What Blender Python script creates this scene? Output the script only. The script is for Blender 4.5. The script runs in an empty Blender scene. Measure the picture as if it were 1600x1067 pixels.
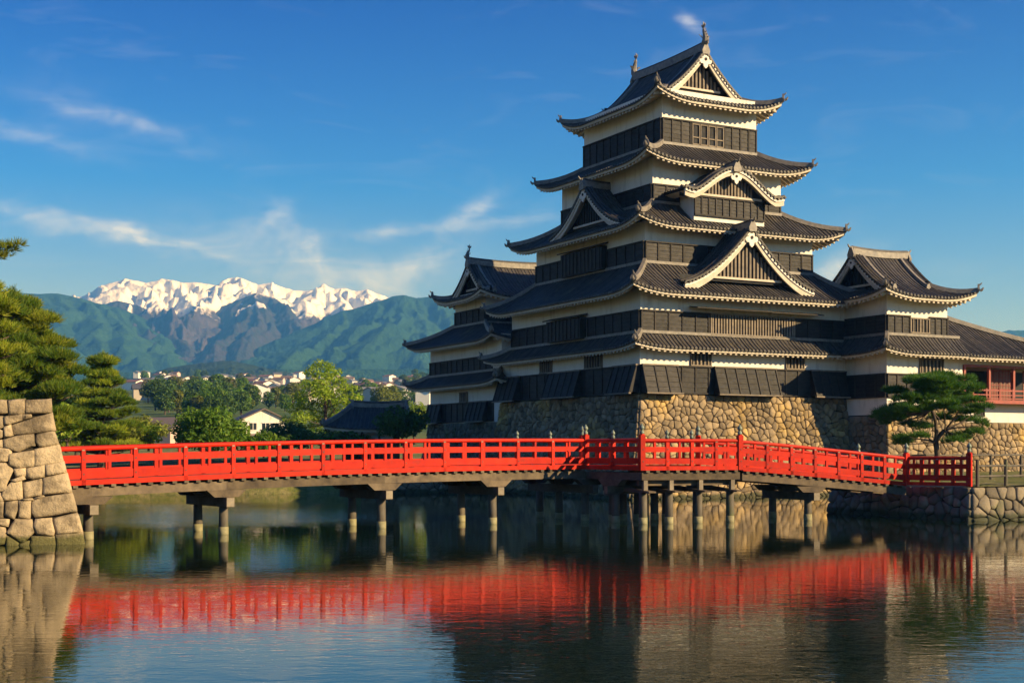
import bpy, math, random
import numpy as np
from mathutils import Vector, Matrix
from mathutils.geometry import delaunay_2d_cdt

scene = bpy.context.scene
COL = scene.collection
rnd = random.Random(7)

# ------------------------------------------------------------------ camera
FPX, HZ, CAMZ = 2124.0, 704.0, 2.94          # focal length and horizon row of a 1600 px wide frame, eye height
cam_d = bpy.data.cameras.new('camera')
cam = bpy.data.objects.new('camera', cam_d)
COL.objects.link(cam)
cam.location = (0, 0, CAMZ)
cam.rotation_euler = (math.radians(90), 0, 0)
cam_d.sensor_width = 36.0
cam_d.lens = 36.0 * FPX / 1600.0
cam_d.shift_y = (HZ - 533.5) / 1600.0
cam_d.clip_start = 0.5
cam_d.clip_end = 60000
scene.camera = cam

# ------------------------------------------------------------------ light
SUN_EL = math.radians(23.0)
SH = Vector((0.925, -0.380, 0)).normalized()
SUN_DIR = Vector((SH.x * math.cos(SUN_EL), SH.y * math.cos(SUN_EL), math.sin(SUN_EL)))
SUN_AZ = math.atan2(SH.x, SH.y)
sun_d = bpy.data.lights.new('sun', 'SUN')
sun_d.energy = 5.0
sun_d.angle = math.radians(0.5)
sun_d.color = (1.0, 0.85, 0.60)
sun = bpy.data.objects.new('sun', sun_d)
COL.objects.link(sun)
sun.rotation_euler = (-SUN_DIR).to_track_quat('-Z', 'Y').to_euler()
sun.location = (60, -30, 60)

scene.view_settings.view_transform = 'Standard'
scene.view_settings.look = 'None'
scene.view_settings.exposure = 0.88
scene.view_settings.gamma = 1.0
scene.view_settings.use_curve_mapping = False
scene.cycles.max_bounces = 8
scene.cycles.diffuse_bounces = 3
scene.cycles.glossy_bounces = 3
scene.cycles.transmission_bounces = 3
scene.cycles.transparent_max_bounces = 6
scene.cycles.volume_bounces = 0
scene.cycles.caustics_reflective = False
scene.cycles.caustics_refractive = False
scene.cycles.use_denoising = True

# ------------------------------------------------------------------ sky
world = bpy.data.worlds.new('World')
scene.world = world
world.use_nodes = True
SKY_STRENGTH = 0.083
def build_sky():
    nt = world.node_tree
    N, L = nt.nodes, nt.links
    N.clear()
    out = N.new('ShaderNodeOutputWorld')
    bg = N.new('ShaderNodeBackground')
    sky = N.new('ShaderNodeTexSky')
    sky.sky_type = 'NISHITA'
    sky.sun_disc = False
    sky.sun_elevation = SUN_EL
    sky.sun_rotation = SUN_AZ
    sky.altitude = 600
    sky.air_density = 1.0
    sky.dust_density = 0.3
    sky.ozone_density = 2.5
    def math_(op, a, b=None, c=None):
        n = N.new('ShaderNodeMath'); n.operation = op
        for i, x in enumerate((a, b, c)):
            if x is None: continue
            if isinstance(x, (int, float)): n.inputs[i].default_value = x
            else: L.new(x, n.inputs[i])
        return n.outputs[0]
    tc = N.new('ShaderNodeTexCoord')
    sp = N.new('ShaderNodeSeparateXYZ'); L.new(tc.outputs['Generated'], sp.inputs[0])
    az = math_('ARCTAN2', sp.outputs['X'], sp.outputs['Y'])
    el = math_('ARCSINE', sp.outputs['Z'])
    cv = N.new('ShaderNodeCombineXYZ'); L.new(az, cv.inputs[0]); L.new(el, cv.inputs[1])
    # streaky cirrus: noise stretched along a slowly turning direction
    mp = N.new('ShaderNodeMapping'); mp.inputs['Rotation'].default_value = (0, 0, 0.25)
    mp.inputs['Scale'].default_value = (9, 34, 1); L.new(cv.outputs[0], mp.inputs[0])
    nz = N.new('ShaderNodeTexNoise'); nz.inputs['Scale'].default_value = 1.0; nz.inputs['Detail'].default_value = 7
    nz.inputs['Roughness'].default_value = 0.6; nz.inputs['Distortion'].default_value = 1.2
    L.new(mp.outputs[0], nz.inputs['Vector'])
    nz2 = N.new('ShaderNodeTexNoise'); nz2.inputs['Scale'].default_value = 60.0; nz2.inputs['Detail'].default_value = 6
    nz2.inputs['Distortion'].default_value = 1.0
    L.new(cv.outputs[0], nz2.inputs['Vector'])
    mp3 = N.new('ShaderNodeMapping'); mp3.inputs['Scale'].default_value = (25, 60, 1); L.new(cv.outputs[0], mp3.inputs[0])
    nz3 = N.new('ShaderNodeTexNoise'); nz3.inputs['Scale'].default_value = 1.0; nz3.inputs['Detail'].default_value = 3
    L.new(mp3.outputs[0], nz3.inputs['Vector'])
    warp = math_('MULTIPLY', math_('SUBTRACT', nz3.outputs['Fac'], 0.5), 0.035)
    total = None
    # (azimuth px, row, half length, half width, tilt deg, weight)
    wisps = [(205, 212, 130, 15, -12, .30), (120, 190, 70, 30, -20, .10), (165, 377, 75, 12, -4, .65), (250, 390, 110, 9, -14, .6),
             (620, 362, 75, 9, 9, .7), (725, 340, 48, 13, 32, .75), (790, 348, 80, 7, 6, .35), (480, 395, 70, 17, -48, .6),
             (655, 420, 80, 22, 30, .55), (430, 405, 150, 46, -8, .38), (420, 350, 30, 10, 40, .45), (560, 440, 130, 26, 5, .4),
             (60, 360, 120, 14, -8, .4), (1078, 41, 17, 8, -28, 1.1), (1312, 424, 46, 16, 26, 1.0), (20, 240, 120, 14, -10, .3),
             (2300, 300, 160, 22, 12, .6), (-900, 330, 200, 25, -8, .6), (3400, 380, 200, 30, -5, .6), (-2300, 200, 220, 30, 15, .5)]
    for (px, py, hl, hw, tilt, wt) in wisps:
        a0, e0 = math.atan((px - 800) / FPX), math.atan((HZ - py) / FPX)
        if px < -500 or px > 2000: a0 = (px - 800) / FPX
        da = math_('ADD', math_('SUBTRACT', az, a0), math_('MULTIPLY', warp, 0.9 if hl > 30 else .25))
        de = math_('ADD', math_('SUBTRACT', el, e0), math_('MULTIPLY', warp, 0.5 if hl > 30 else .15))
        c, s = math.cos(math.radians(tilt)), math.sin(math.radians(tilt))
        p = math_('MULTIPLY', math_('ADD', math_('MULTIPLY', da, c), math_('MULTIPLY', de, s)), FPX / hl)
        q = math_('MULTIPLY', math_('SUBTRACT', math_('MULTIPLY', de, c), math_('MULTIPLY', da, s)), FPX / hw)
        g = math_('EXPONENT', math_('MULTIPLY', math_('ADD', math_('MULTIPLY', p, p), math_('MULTIPLY', q, q)), -1.0))
        g = math_('MULTIPLY', g, wt)
        total = g if total is None else math_('ADD', total, g)
    tex = math_('ADD', math_('MULTIPLY', math_('SMOOTH_MIN', nz.outputs['Fac'], 1.0, 0.0), 1.5), math_('MULTIPLY', nz2.outputs['Fac'], 0.7))
    tex = math_('MULTIPLY', math_('SUBTRACT', tex, 0.76), 1.5)
    wisp = math_('MULTIPLY', math_('MULTIPLY', total, 0.72), math_('MAXIMUM', tex, 0.0))
    veil = math_('MULTIPLY', math_('MAXIMUM', math_('SUBTRACT', nz.outputs['Fac'], 0.53), 0.0), 0.22)
    fac = math_('MINIMUM', math_('ADD', wisp, veil), 0.92)
    fac = math_('MULTIPLY', fac, math_('GREATER_THAN', sp.outputs['Z'], -0.02))
    tint = N.new('ShaderNodeMix'); tint.data_type = 'RGBA'; tint.blend_type = 'MULTIPLY'
    tint.inputs['Factor'].default_value = 1.0
    L.new(sky.outputs[0], tint.inputs['A'])
    # deep clear air: the blue gets purer with height above the horizon
    cr = N.new('ShaderNodeValToRGB'); e = cr.color_ramp.elements
    e[0].position = 0.0; e[0].color = (*SKY_LOW, 1); e[1].position = 0.34; e[1].color = (*SKY_HIGH, 1)
    k = cr.color_ramp.elements.new(0.19); k.color = (*SKY_MID, 1)
    L.new(sp.outputs['Z'], cr.inputs[0]); L.new(cr.outputs[0], tint.inputs['B'])
    mx = N.new('ShaderNodeMix'); mx.data_type = 'RGBA'
    L.new(fac, mx.inputs['Factor']); L.new(tint.outputs['Result'], mx.inputs['A'])
    mx.inputs['B'].default_value = (7.6, 7.8, 8.2, 1)
    L.new(mx.outputs['Result'], bg.inputs['Color'])
    bg.inputs['Strength'].default_value = SKY_STRENGTH
    L.new(bg.outputs[0], out.inputs['Surface'])
SKY_LOW, SKY_MID, SKY_HIGH = (1.06, .90, 1.22), (.13, .53, 1.18), (.0, .20, .80)
build_sky()

# ------------------------------------------------------------------ helpers
ORG = {}
class MB:
    """collects geometry for ONE mesh object"""
    def __init__(s): s.v = []; s.f = []
    def add(s, vs, fs):
        n = len(s.v)
        s.v += [tuple(p) for p in vs]
        s.f += [tuple(i + n for i in f) for f in fs]
    def hexa(s, b, t):
        s.add(list(b) + list(t), [(3, 2, 1, 0), (4, 5, 6, 7), (0, 1, 5, 4), (1, 2, 6, 5), (2, 3, 7, 6), (3, 0, 4, 7)])
    def box(s, x0, y0, z0, x1, y1, z1):
        s.hexa([(x0, y0, z0), (x1, y0, z0), (x1, y1, z0), (x0, y1, z0)], [(x0, y0, z1), (x1, y0, z1), (x1, y1, z1), (x0, y1, z1)])
    def mbox(s, M, x0, x1, d0, d1, z0, z1):            # box in the frame of a facade map M(x, out, z)
        s.hexa([M(x0, d1, z0), M(x1, d1, z0), M(x1, d0, z0), M(x0, d0, z0)], [M(x0, d1, z1), M(x1, d1, z1), M(x1, d0, z1), M(x0, d0, z1)])
    def beam(s, p, q, w, h, z=0.0):                    # box along p->q, bottom at the points (+z)
        p, q = Vector(p), Vector(q)
        d = (q - p); sd = Vector((d.y, -d.x, 0))
        sd = sd.normalized() * (w / 2) if sd.length > 1e-6 else Vector((w / 2, 0, 0))
        a, b, up = p + Vector((0, 0, z)), q + Vector((0, 0, z)), Vector((0, 0, h))
        s.hexa([a + sd, b + sd, b - sd, a - sd], [a + sd + up, b + sd + up, b - sd + up, a - sd + up])
    def sweep(s, pts, w, h, z=0.0, wt=None):           # continuous box section along a polyline
        pts = [Vector(p) for p in pts]; n = len(pts); wt = w if wt is None else wt
        rings = []
        for i in range(n):
            t = pts[min(i + 1, n - 1)] - pts[max(i - 1, 0)]
            sd = Vector((t.y, -t.x, 0))
            sd = sd.normalized() if sd.length > 1e-6 else Vector((1, 0, 0))
            b = pts[i] + Vector((0, 0, z))
            rings.append([b + sd * (w / 2), b - sd * (w / 2), b - sd * (wt / 2) + Vector((0, 0, h)), b + sd * (wt / 2) + Vector((0, 0, h))])
        s.loft(rings)
    def loft(s, rings, cap=True):
        m = len(rings[0]); vs = [p for r in rings for p in r]; fs = []
        for i in range(len(rings) - 1):
            for j in range(m):
                k = (j + 1) % m
                fs.append((i * m + j, i * m + k, (i + 1) * m + k, (i + 1) * m + j))
        if cap:
            fs.append(tuple(reversed(range(m)))); e = (len(rings) - 1) * m
            fs.append(tuple(e + j for j in range(m)))
        s.add(vs, fs)
    def tube(s, pts, r, n=8, cap=True):
        pts = [Vector(p) for p in pts]; rr = r if isinstance(r, (list, tuple)) else [r] * len(pts)
        rings = []; up = None
        for i, p in enumerate(pts):
            t = (pts[min(i + 1, len(pts) - 1)] - pts[max(i - 1, 0)]).normalized()
            if up is None:
                up = Vector((0, 0, 1)) if abs(t.z) < .9 else Vector((1, 0, 0))
            a = (up - t * up.dot(t))
            a = a.normalized() if a.length > 1e-5 else t.orthogonal().normalized()
            up = a; b = t.cross(a)
            rings.append([p + (a * math.cos(k * math.tau / n) + b * math.sin(k * math.tau / n)) * rr[i] for k in range(n)])
        s.loft(rings, cap)
    def lathe(s, c, prof, n=10):                       # prof: (radius, z)
        rings = [[(c[0] + r * math.cos(k * math.tau / n), c[1] + r * math.sin(k * math.tau / n), c[2] + z) for k in range(n)] for r, z in prof]
        s.loft(rings)
    def prism(s, poly, off):
        n = len(poly); off = Vector(off); a = [Vector(p) for p in poly]
        s.add(a + [p + off for p in a], [tuple(reversed(range(n))), tuple(range(n, 2 * n))] + [(i, (i + 1) % n, n + (i + 1) % n, n + i) for i in range(n)])
    def mesh(s, name, org=(0, 0, 0), smooth=False):
        me = bpy.data.meshes.new(name)
        ox, oy, oz = org
        me.from_pydata([(x - ox, y - oy, z - oz) for x, y, z in s.v], [], s.f)
        if smooth: me.polygons.foreach_set('use_smooth', [True] * len(me.polygons))
        me.update()
        return me
    def build(s, name, mat, parent=None, smooth=False, kind=None, label=None):
        return link(name, s.mesh(name, ORG.get(parent.name, (0, 0, 0)) if parent else (0, 0, 0), smooth), mat, parent, kind, label)

def link(name, me, mat, parent=None, kind=None, label=None):
    o = bpy.data.objects.new(name, me)
    COL.objects.link(o)
    if mat is not None and not me.materials: me.materials.append(mat)
    if parent is not None:
        o.parent = parent
        ORG[o.name] = ORG.get(parent.name, (0, 0, 0))
    if kind: o['kind'] = kind
    if label: o['label'] = label
    return o

def tag(o, label, cat, group=None):
    o['label'] = label; o['category'] = cat
    if group: o['group'] = group
    return o

def thing(name, label, cat, loc, rot=0.0, group=None):
    o = bpy.data.objects.new(name, None)
    COL.objects.link(o)
    o.empty_display_size = 0.3
    o.location = loc; o.rotation_euler = (0, 0, rot)
    ORG[o.name] = tuple(loc) if rot == 0 else (0, 0, 0)
    return tag(o, label, cat, group)

# the castle stands square to its own axes u (along the sunny face), v (along the shaded face)
CX, CY = 7.91, 84.0
CU, CV = Vector((0.881, 0.473, 0)).normalized(), Vector((-0.473, 0.881, 0)).normalized()
CROT = math.atan2(CU.y, CU.x)
def cw(u, v, z=0.0): return Vector((CX, CY, 0)) + CU * u + CV * v + Vector((0, 0, z))
def cthing(name, label, cat, u, v, z, group=None):
    o = thing(name, label, cat, cw(u, v, z), CROT, group)
    ORG[o.name] = (u, v, z)
    return o

def px(x, y, d):
    """the world point at distance d that the photograph shows at column x, row y (used to measure places)"""
    return Vector(((x - 800) / FPX * d, d, CAMZ + (HZ - y) / FPX * d))

def fast_mesh(name, verts, faces, smooth=False):
    verts = np.asarray(verts, dtype=np.float32); faces = np.asarray(faces, dtype=np.int32)
    me = bpy.data.meshes.new(name)
    nf, k = faces.shape
    me.vertices.add(len(verts)); me.vertices.foreach_set('co', verts.ravel())
    me.loops.add(nf * k); me.loops.foreach_set('vertex_index', faces.ravel())
    me.polygons.add(nf); me.polygons.foreach_set('loop_start', np.arange(0, nf * k, k, dtype=np.int32))
    try: me.polygons.foreach_set('loop_total', np.full(nf, k, dtype=np.int32))
    except Exception: pass
    if smooth: me.polygons.foreach_set('use_smooth', np.ones(nf, dtype=bool))
    me.update(calc_edges=True); me.validate()
    return me

# ------------------------------------------------------------------ materials
def new_mat(name):
    m = bpy.data.materials.new(name); m.use_nodes = True
    return m, m.node_tree.nodes, m.node_tree.links, m.node_tree.nodes['Principled BSDF']
def mixc(N, L, fac, a, b, mode='MIX'):
    n = N.new('ShaderNodeMix'); n.data_type = 'RGBA'; n.blend_type = mode
    for key, x in (('Factor', fac), ('A', a), ('B', b)):
        if isinstance(x, (int, float)): n.inputs[key].default_value = x
        elif isinstance(x, tuple): n.inputs[key].default_value = (*x, 1)[:4]
        else: L.new(x, n.inputs[key])
    return n.outputs['Result']
def ramp(N, L, fac, lo, hi):
    n = N.new('ShaderNodeMapRange'); n.inputs['From Min'].default_value = lo; n.inputs['From Max'].default_value = hi
    L.new(fac, n.inputs['Value']); return n.outputs[0]
def noise(N, L, scale, detail=5, rough=.6, vec=None, dist=0.0):
    n = N.new('ShaderNodeTexNoise'); n.inputs['Scale'].default_value = scale; n.inputs['Detail'].default_value = detail
    n.inputs['Roughness'].default_value = rough; n.inputs['Distortion'].default_value = dist
    if vec is None:
        tc = N.new('ShaderNodeTexCoord'); vec = tc.outputs['Object']
    L.new(vec, n.inputs['Vector'])
    return n.outputs['Fac']
def mapped(N, L, scale, src='Object'):
    tc = N.new('ShaderNodeTexCoord'); mp = N.new('ShaderNodeMapping')
    mp.inputs['Scale'].default_value = scale; L.new(tc.outputs[src], mp.inputs[0]); return mp.outputs[0]
def worldpos(N): return N.new('ShaderNodeNewGeometry').outputs['Position']

def wear_mat(name, c1, c2, scale=1.5, rough=.7, bump=.15, bscale=12, stretch=(1, 1, 1), vary=.0, island=.0, c3=None, c3scale=.4, c3lo=.55, c3hi=.75, spec=.5, bdist=.02, c3stretch=None, wet=None):
    m, N, L, P = new_mat(name)
    geo = N.new('ShaderNodeNewGeometry')
    mp = N.new('ShaderNodeMapping'); mp.inputs['Scale'].default_value = stretch; L.new(geo.outputs['Position'], mp.inputs[0])
    f = noise(N, L, scale, 6, .65, mp.outputs[0])
    col = mixc(N, L, ramp(N, L, f, .32, .68), c1, c2)
    if c3:
        v3 = geo.outputs['Position']
        if c3stretch:
            m3 = N.new('ShaderNodeMapping'); m3.inputs['Scale'].default_value = c3stretch; L.new(v3, m3.inputs[0]); v3 = m3.outputs[0]
        f3 = noise(N, L, c3scale, 6, .6, v3)
        col = mixc(N, L, ramp(N, L, f3, c3lo, c3hi), col, c3)
    if vary or island:
        oi = N.new('ShaderNodeObjectInfo')
        a = N.new('ShaderNodeMath'); a.operation = 'ADD'
        L.new(oi.outputs['Random'], a.inputs[0]); L.new(geo.outputs['Random Per Island'], a.inputs[1])
        fr = N.new('ShaderNodeMath'); fr.operation = 'FRACT'; L.new(a.outputs[0], fr.inputs[0])
        k = vary or island
        mr = N.new('ShaderNodeMapRange'); mr.inputs['To Min'].default_value = 1 - k; mr.inputs['To Max'].default_value = 1 + k
        L.new(fr.outputs[0], mr.inputs['Value'])
        vm = N.new('ShaderNodeVectorMath'); vm.operation = 'SCALE'; L.new(col, vm.inputs[0]); L.new(mr.outputs[0], vm.inputs['Scale'])
        col = vm.outputs[0]
    if wet:                     # tide mark left by the changing water level
        sz = N.new('ShaderNodeSeparateXYZ'); L.new(geo.outputs['Position'], sz.inputs[0])
        nw = noise(N, L, 1.7, 5, .6, geo.outputs['Position'])
        wz = N.new('ShaderNodeMath'); wz.operation = 'MULTIPLY_ADD'; L.new(nw, wz.inputs[0]); wz.inputs[1].default_value = -.5; L.new(sz.outputs['Z'], wz.inputs[2])
        wr = N.new('ShaderNodeMapRange'); wr.inputs['From Min'].default_value = .10; wr.inputs['From Max'].default_value = -.06; L.new(wz.outputs[0], wr.inputs['Value'])
        col = mixc(N, L, wr.outputs[0], col, wet)
    L.new(col, P.inputs['Base Color'])
    P.inputs['Specular IOR Level'].default_value = spec
    fr = noise(N, L, scale * 2.3, 4, .6, geo.outputs['Position'])
    mr = N.new('ShaderNodeMapRange'); mr.inputs['To Min'].default_value = max(.05, rough - .12); mr.inputs['To Max'].default_value = min(1, rough + .12)
    L.new(fr, mr.inputs['Value']); L.new(mr.outputs[0], P.inputs['Roughness'])
    if bump:
        fb = noise(N, L, bscale, 6, .7, mp.outputs[0])
        bp = N.new('ShaderNodeBump'); bp.inputs['Strength'].default_value = bump; bp.inputs['Distance'].default_value = bdist
        L.new(fb, bp.inputs['Height']); L.new(bp.outputs[0], P.inputs['Normal'])
    return m

def leaf_mat(name, c1, c2, c3, scale=.9, trans=.35):
    m, N, L, P = new_mat(name)
    geo = N.new('ShaderNodeNewGeometry')
    f = noise(N, L, scale, 4, .6, geo.outputs['Position'])
    col = mixc(N, L, ramp(N, L, f, .35, .65), c1, c2)
    col = mixc(N, L, ramp(N, L, geo.outputs['Random Per Island'], .55, 1.0), col, c3)
    oi = N.new('ShaderNodeObjectInfo')
    mr = N.new('ShaderNodeMapRange'); mr.inputs['To Min'].default_value = .75; mr.inputs['To Max'].default_value = 1.2
    L.new(oi.outputs['Random'], mr.inputs['Value'])
    vm = N.new('ShaderNodeVectorMath'); vm.operation = 'SCALE'; L.new(col, vm.inputs[0]); L.new(mr.outputs[0], vm.inputs['Scale'])
    L.new(vm.outputs[0], P.inputs['Base Color'])
    P.inputs['Roughness'].default_value = .55; P.inputs['Specular IOR Level'].default_value = .25
    tr = N.new('ShaderNodeBsdfTranslucent'); L.new(vm.outputs[0], tr.inputs['Color'])
    ms = N.new('ShaderNodeMixShader'); ms.inputs[0].default_value = trans
    out = N['Material Output']
    L.new(P.outputs[0], ms.inputs[1]); L.new(tr.outputs[0], ms.inputs[2]); L.new(ms.outputs[0], out.inputs['Surface'])
    return m

MAT = {}
MAT['plaster'] = wear_mat('white plaster', (.78, .73, .65), (.70, .64, .55), 1.2, .85, .08, 8, (1, 1, .35), c3=(.46, .41, .34), c3scale=1.0, c3lo=.54, c3hi=.80, c3stretch=(2.2, 2.2, .35))
MAT['cream'] = wear_mat('lime washed eaves', (.64, .56, .45), (.47, .40, .30), 2.5, .85, .08, 14)
MAT['board'] = wear_mat('black lacquered boards', (.012, .011, .011), (.032, .026, .021), 1.6, .6, .3, 22, (1, 1, 3), vary=.40, spec=.22)
MAT['batten'] = wear_mat('weathered dark battens', (.050, .040, .031), (.018, .016, .015), 2.0, .65, .2, 25, vary=.3, spec=.2)
MAT['lattice'] = wear_mat('weathered lattice wood', (.25, .20, .145), (.13, .105, .08), 2.5, .7, .2, 25, vary=.2, spec=.3)
MAT['dark'] = wear_mat('painted dark openings', (.008, .008, .009), (.014, .013, .012), 2, .8, 0)  # shade of unlit openings is put into this near-black colour; panes lie flat
MAT['tile'] = wear_mat('grey clay roof tiles', (.036, .033, .032), (.088, .076, .062), 2.6, .52, .35, 9, vary=.25, c3=(.15, .12, .075), c3scale=.8, c3lo=.56, c3hi=.78, spec=.28)
MAT['ridge'] = wear_mat('grey ridge tiles with plaster joints', (.13, .115, .098), (.26, .225, .18), 3.5, .6, .3, 14, c3=(.08, .075, .07), c3scale=2.0)
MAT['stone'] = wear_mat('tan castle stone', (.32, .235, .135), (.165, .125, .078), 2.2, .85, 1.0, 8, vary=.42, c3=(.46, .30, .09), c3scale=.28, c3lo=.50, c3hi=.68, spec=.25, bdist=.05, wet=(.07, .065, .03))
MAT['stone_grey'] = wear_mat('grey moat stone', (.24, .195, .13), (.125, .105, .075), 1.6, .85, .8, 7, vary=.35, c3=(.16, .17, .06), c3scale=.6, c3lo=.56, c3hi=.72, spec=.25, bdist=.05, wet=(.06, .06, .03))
MAT['stone_near'] = wear_mat('dressed foreground stone', (.48, .37, .225), (.29, .225, .14), 2.6, .85, 1.0, 8, vary=.25, c3=(.17, .13, .08), c3scale=1.3, c3lo=.50, c3hi=.68, spec=.25, bdist=.07, wet=(.12, .11, .04))
MAT['joint'] = wear_mat('dark joints', (.050, .042, .030), (.025, .022, .017), 3, .95, .5, 10, spec=.1)
MAT['red'] = wear_mat('vermilion paint', (.58, .026, .007), (.42, .014, .005), 2.6, .5, .15, 18, c3=(.30, .03, .018), c3scale=1.7, c3lo=.54, c3hi=.78, spec=.12, vary=.22)
MAT['red_old'] = wear_mat('old red lacquer', (.34, .045, .02), (.22, .03, .016), 2.2, .5, .1, 18)
MAT['timber'] = wear_mat('weathered bridge timber', (.18, .135, .085), (.075, .058, .042), 2.0, .85, .5, 9, (1, 1, 1), vary=.35, spec=.2)
MAT['timber_pale'] = wear_mat('sun bleached timber', (.30, .25, .18), (.17, .14, .10), 2.0, .85, .5, 9, vary=.2, spec=.2)
MAT['pile'] = wear_mat('wet pile wood', (.13, .105, .07), (.05, .042, .032), 3, .75, .5, 8, (1, 1, .3), c3=(.10, .11, .04), c3scale=1.2)
MAT['wet'] = wear_mat('pale waterline on piles', (.30, .27, .14), (.17, .15, .07), 4, .7, .4, 9)
MAT['bronze'] = wear_mat('green bronze caps', (.20, .24, .18), (.10, .12, .09), 9, .45, .15, 30)
MAT['bark'] = wear_mat('brown bark', (.11, .075, .05), (.05, .035, .025), 4, .9, .9, 9, (1, 1, .35), bdist=.05)
MAT['iron'] = wear_mat('black iron fittings', (.02, .02, .02), (.05, .035, .03), 8, .5, .1)
MAT['house_wall'] = wear_mat('pale house walls', (.72, .66, .56), (.60, .55, .47), .05, .85, 0, vary=.25)
MAT['house_roof'] = wear_mat('house roofs', (.16, .13, .12), (.24, .17, .14), .05, .7, 0, vary=.45)
MAT['glass'] = wear_mat('dark window glass', (.03, .035, .045), (.02, .024, .03), 1, .12, 0)
MAT['pine'] = leaf_mat('pine needles', (.10, .21, .018), (.18, .27, .024), (.28, .30, .03), .8, .5)
MAT['pine_gold'] = leaf_mat('sunlit yellowish needles', (.22, .31, .02), (.33, .37, .03), (.42, .40, .04), .8, .5)
MAT['pine_dark'] = leaf_mat('deep green needles', (.03, .10, .010), (.06, .15, .014), (.11, .19, .02), .9, .4)
MAT['leaf_light'] = leaf_mat('fresh green leaves', (.20, .33, .022), (.28, .38, .034), (.34, .40, .05), .6, .5)
MAT['leaf'] = leaf_mat('green leaves', (.085, .19, .018), (.14, .25, .024), (.20, .29, .03), .6, .45)
MAT['leaf_dark'] = leaf_mat('dark leaves', (.055, .12, .022), (.085, .155, .028), (.12, .18, .034), .6, .35)
MAT['leaf_olive'] = leaf_mat('olive leaves', (.12, .16, .022), (.18, .20, .03), (.22, .23, .035), .3, .4)
# ------------------------------------------------------------------ numpy value noise
def _h(ix, iy, seed):
    n = (ix.astype(np.int64) * 374761393 + iy.astype(np.int64) * 668265263 + seed * 974634777) & 0xffffffff
    n = ((n ^ (n >> 13)) * 1274126177) & 0xffffffff
    n = n ^ (n >> 16)
    return (n & 0xffff) / 65535.0
def vnoise(x, y, seed=0):
    ix, iy = np.floor(x), np.floor(y); fx, fy = x - ix, y - iy
    ux, uy = fx * fx * fx * (fx * (fx * 6 - 15) + 10), fy * fy * fy * (fy * (fy * 6 - 15) + 10)
    a, b, c, d = _h(ix, iy, seed), _h(ix + 1, iy, seed), _h(ix, iy + 1, seed), _h(ix + 1, iy + 1, seed)
    return (a * (1 - ux) + b * ux) * (1 - uy) + (c * (1 - ux) + d * ux) * uy
def fbm(x, y, o=5, seed=0, g=.5):
    t, a, s = 0, 1.0, 0
    for i in range(o):
        t = t + a * vnoise(x * 2 ** i, y * 2 ** i, seed + i * 17); s += a; a *= g
    return t / s
def ridged(x, y, o=5, seed=0, g=.5):
    t, a, s = 0, 1.0, 0
    for i in range(o):
        n = 1 - np.abs(2 * vnoise(x * 2 ** i, y * 2 ** i, seed + i * 17) - 1)
        t = t + a * n * n; s += a; a *= g
    return t / s

# ------------------------------------------------------------------ the moat outline and the ground round it
def uv(u, v):
    p = cw(u, v); return (p.x, p.y)
SHORE = [  # (x, y, height of the land behind that shore point, width of its bank)
    (-70, 11, .6, 4), (-70, 43.2, 2.2, 0), (-14.6, 44.4, 2.0, 0), (-19, 52, 1.0, 4), (-26, 72, 1.0, 5), (-33, 91, 1.6, 5),
    (-24, 92.5, 2.2, 5), (-16, 92, 2.4, 5), (-10.5, 94, 2.0, 4), (-7.5, 98, 1.6, 2), (-8.0, 104, 1.6, 2),
    (*uv(3, 24), 2.0, 0), (*uv(3, 3), 2.0, 0), (*uv(16.5, 3), 1.6, 0), (*uv(17.2, -5.5), 1.5, 0), (*uv(5.6, -16), 1.45, 0), (*uv(-2.5, -20.6), 1.45, 0), (*uv(-2.5, -29.1), 1.42, 0),
    (*uv(12, -29.1), 1.5, 0), (*uv(30, -29.1), 1.6, 0), (70, 58, 1.6, 4), (70, 11, .6, 4)]
def land_z(x, y):
    r = math.hypot(x, y)
    q = max(0, min(r, 1650) - 165); z = 2.2 + .046 * q + 9e-6 * q * q
    if x > -5 and r < 165: z = 1.5
    return z
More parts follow.
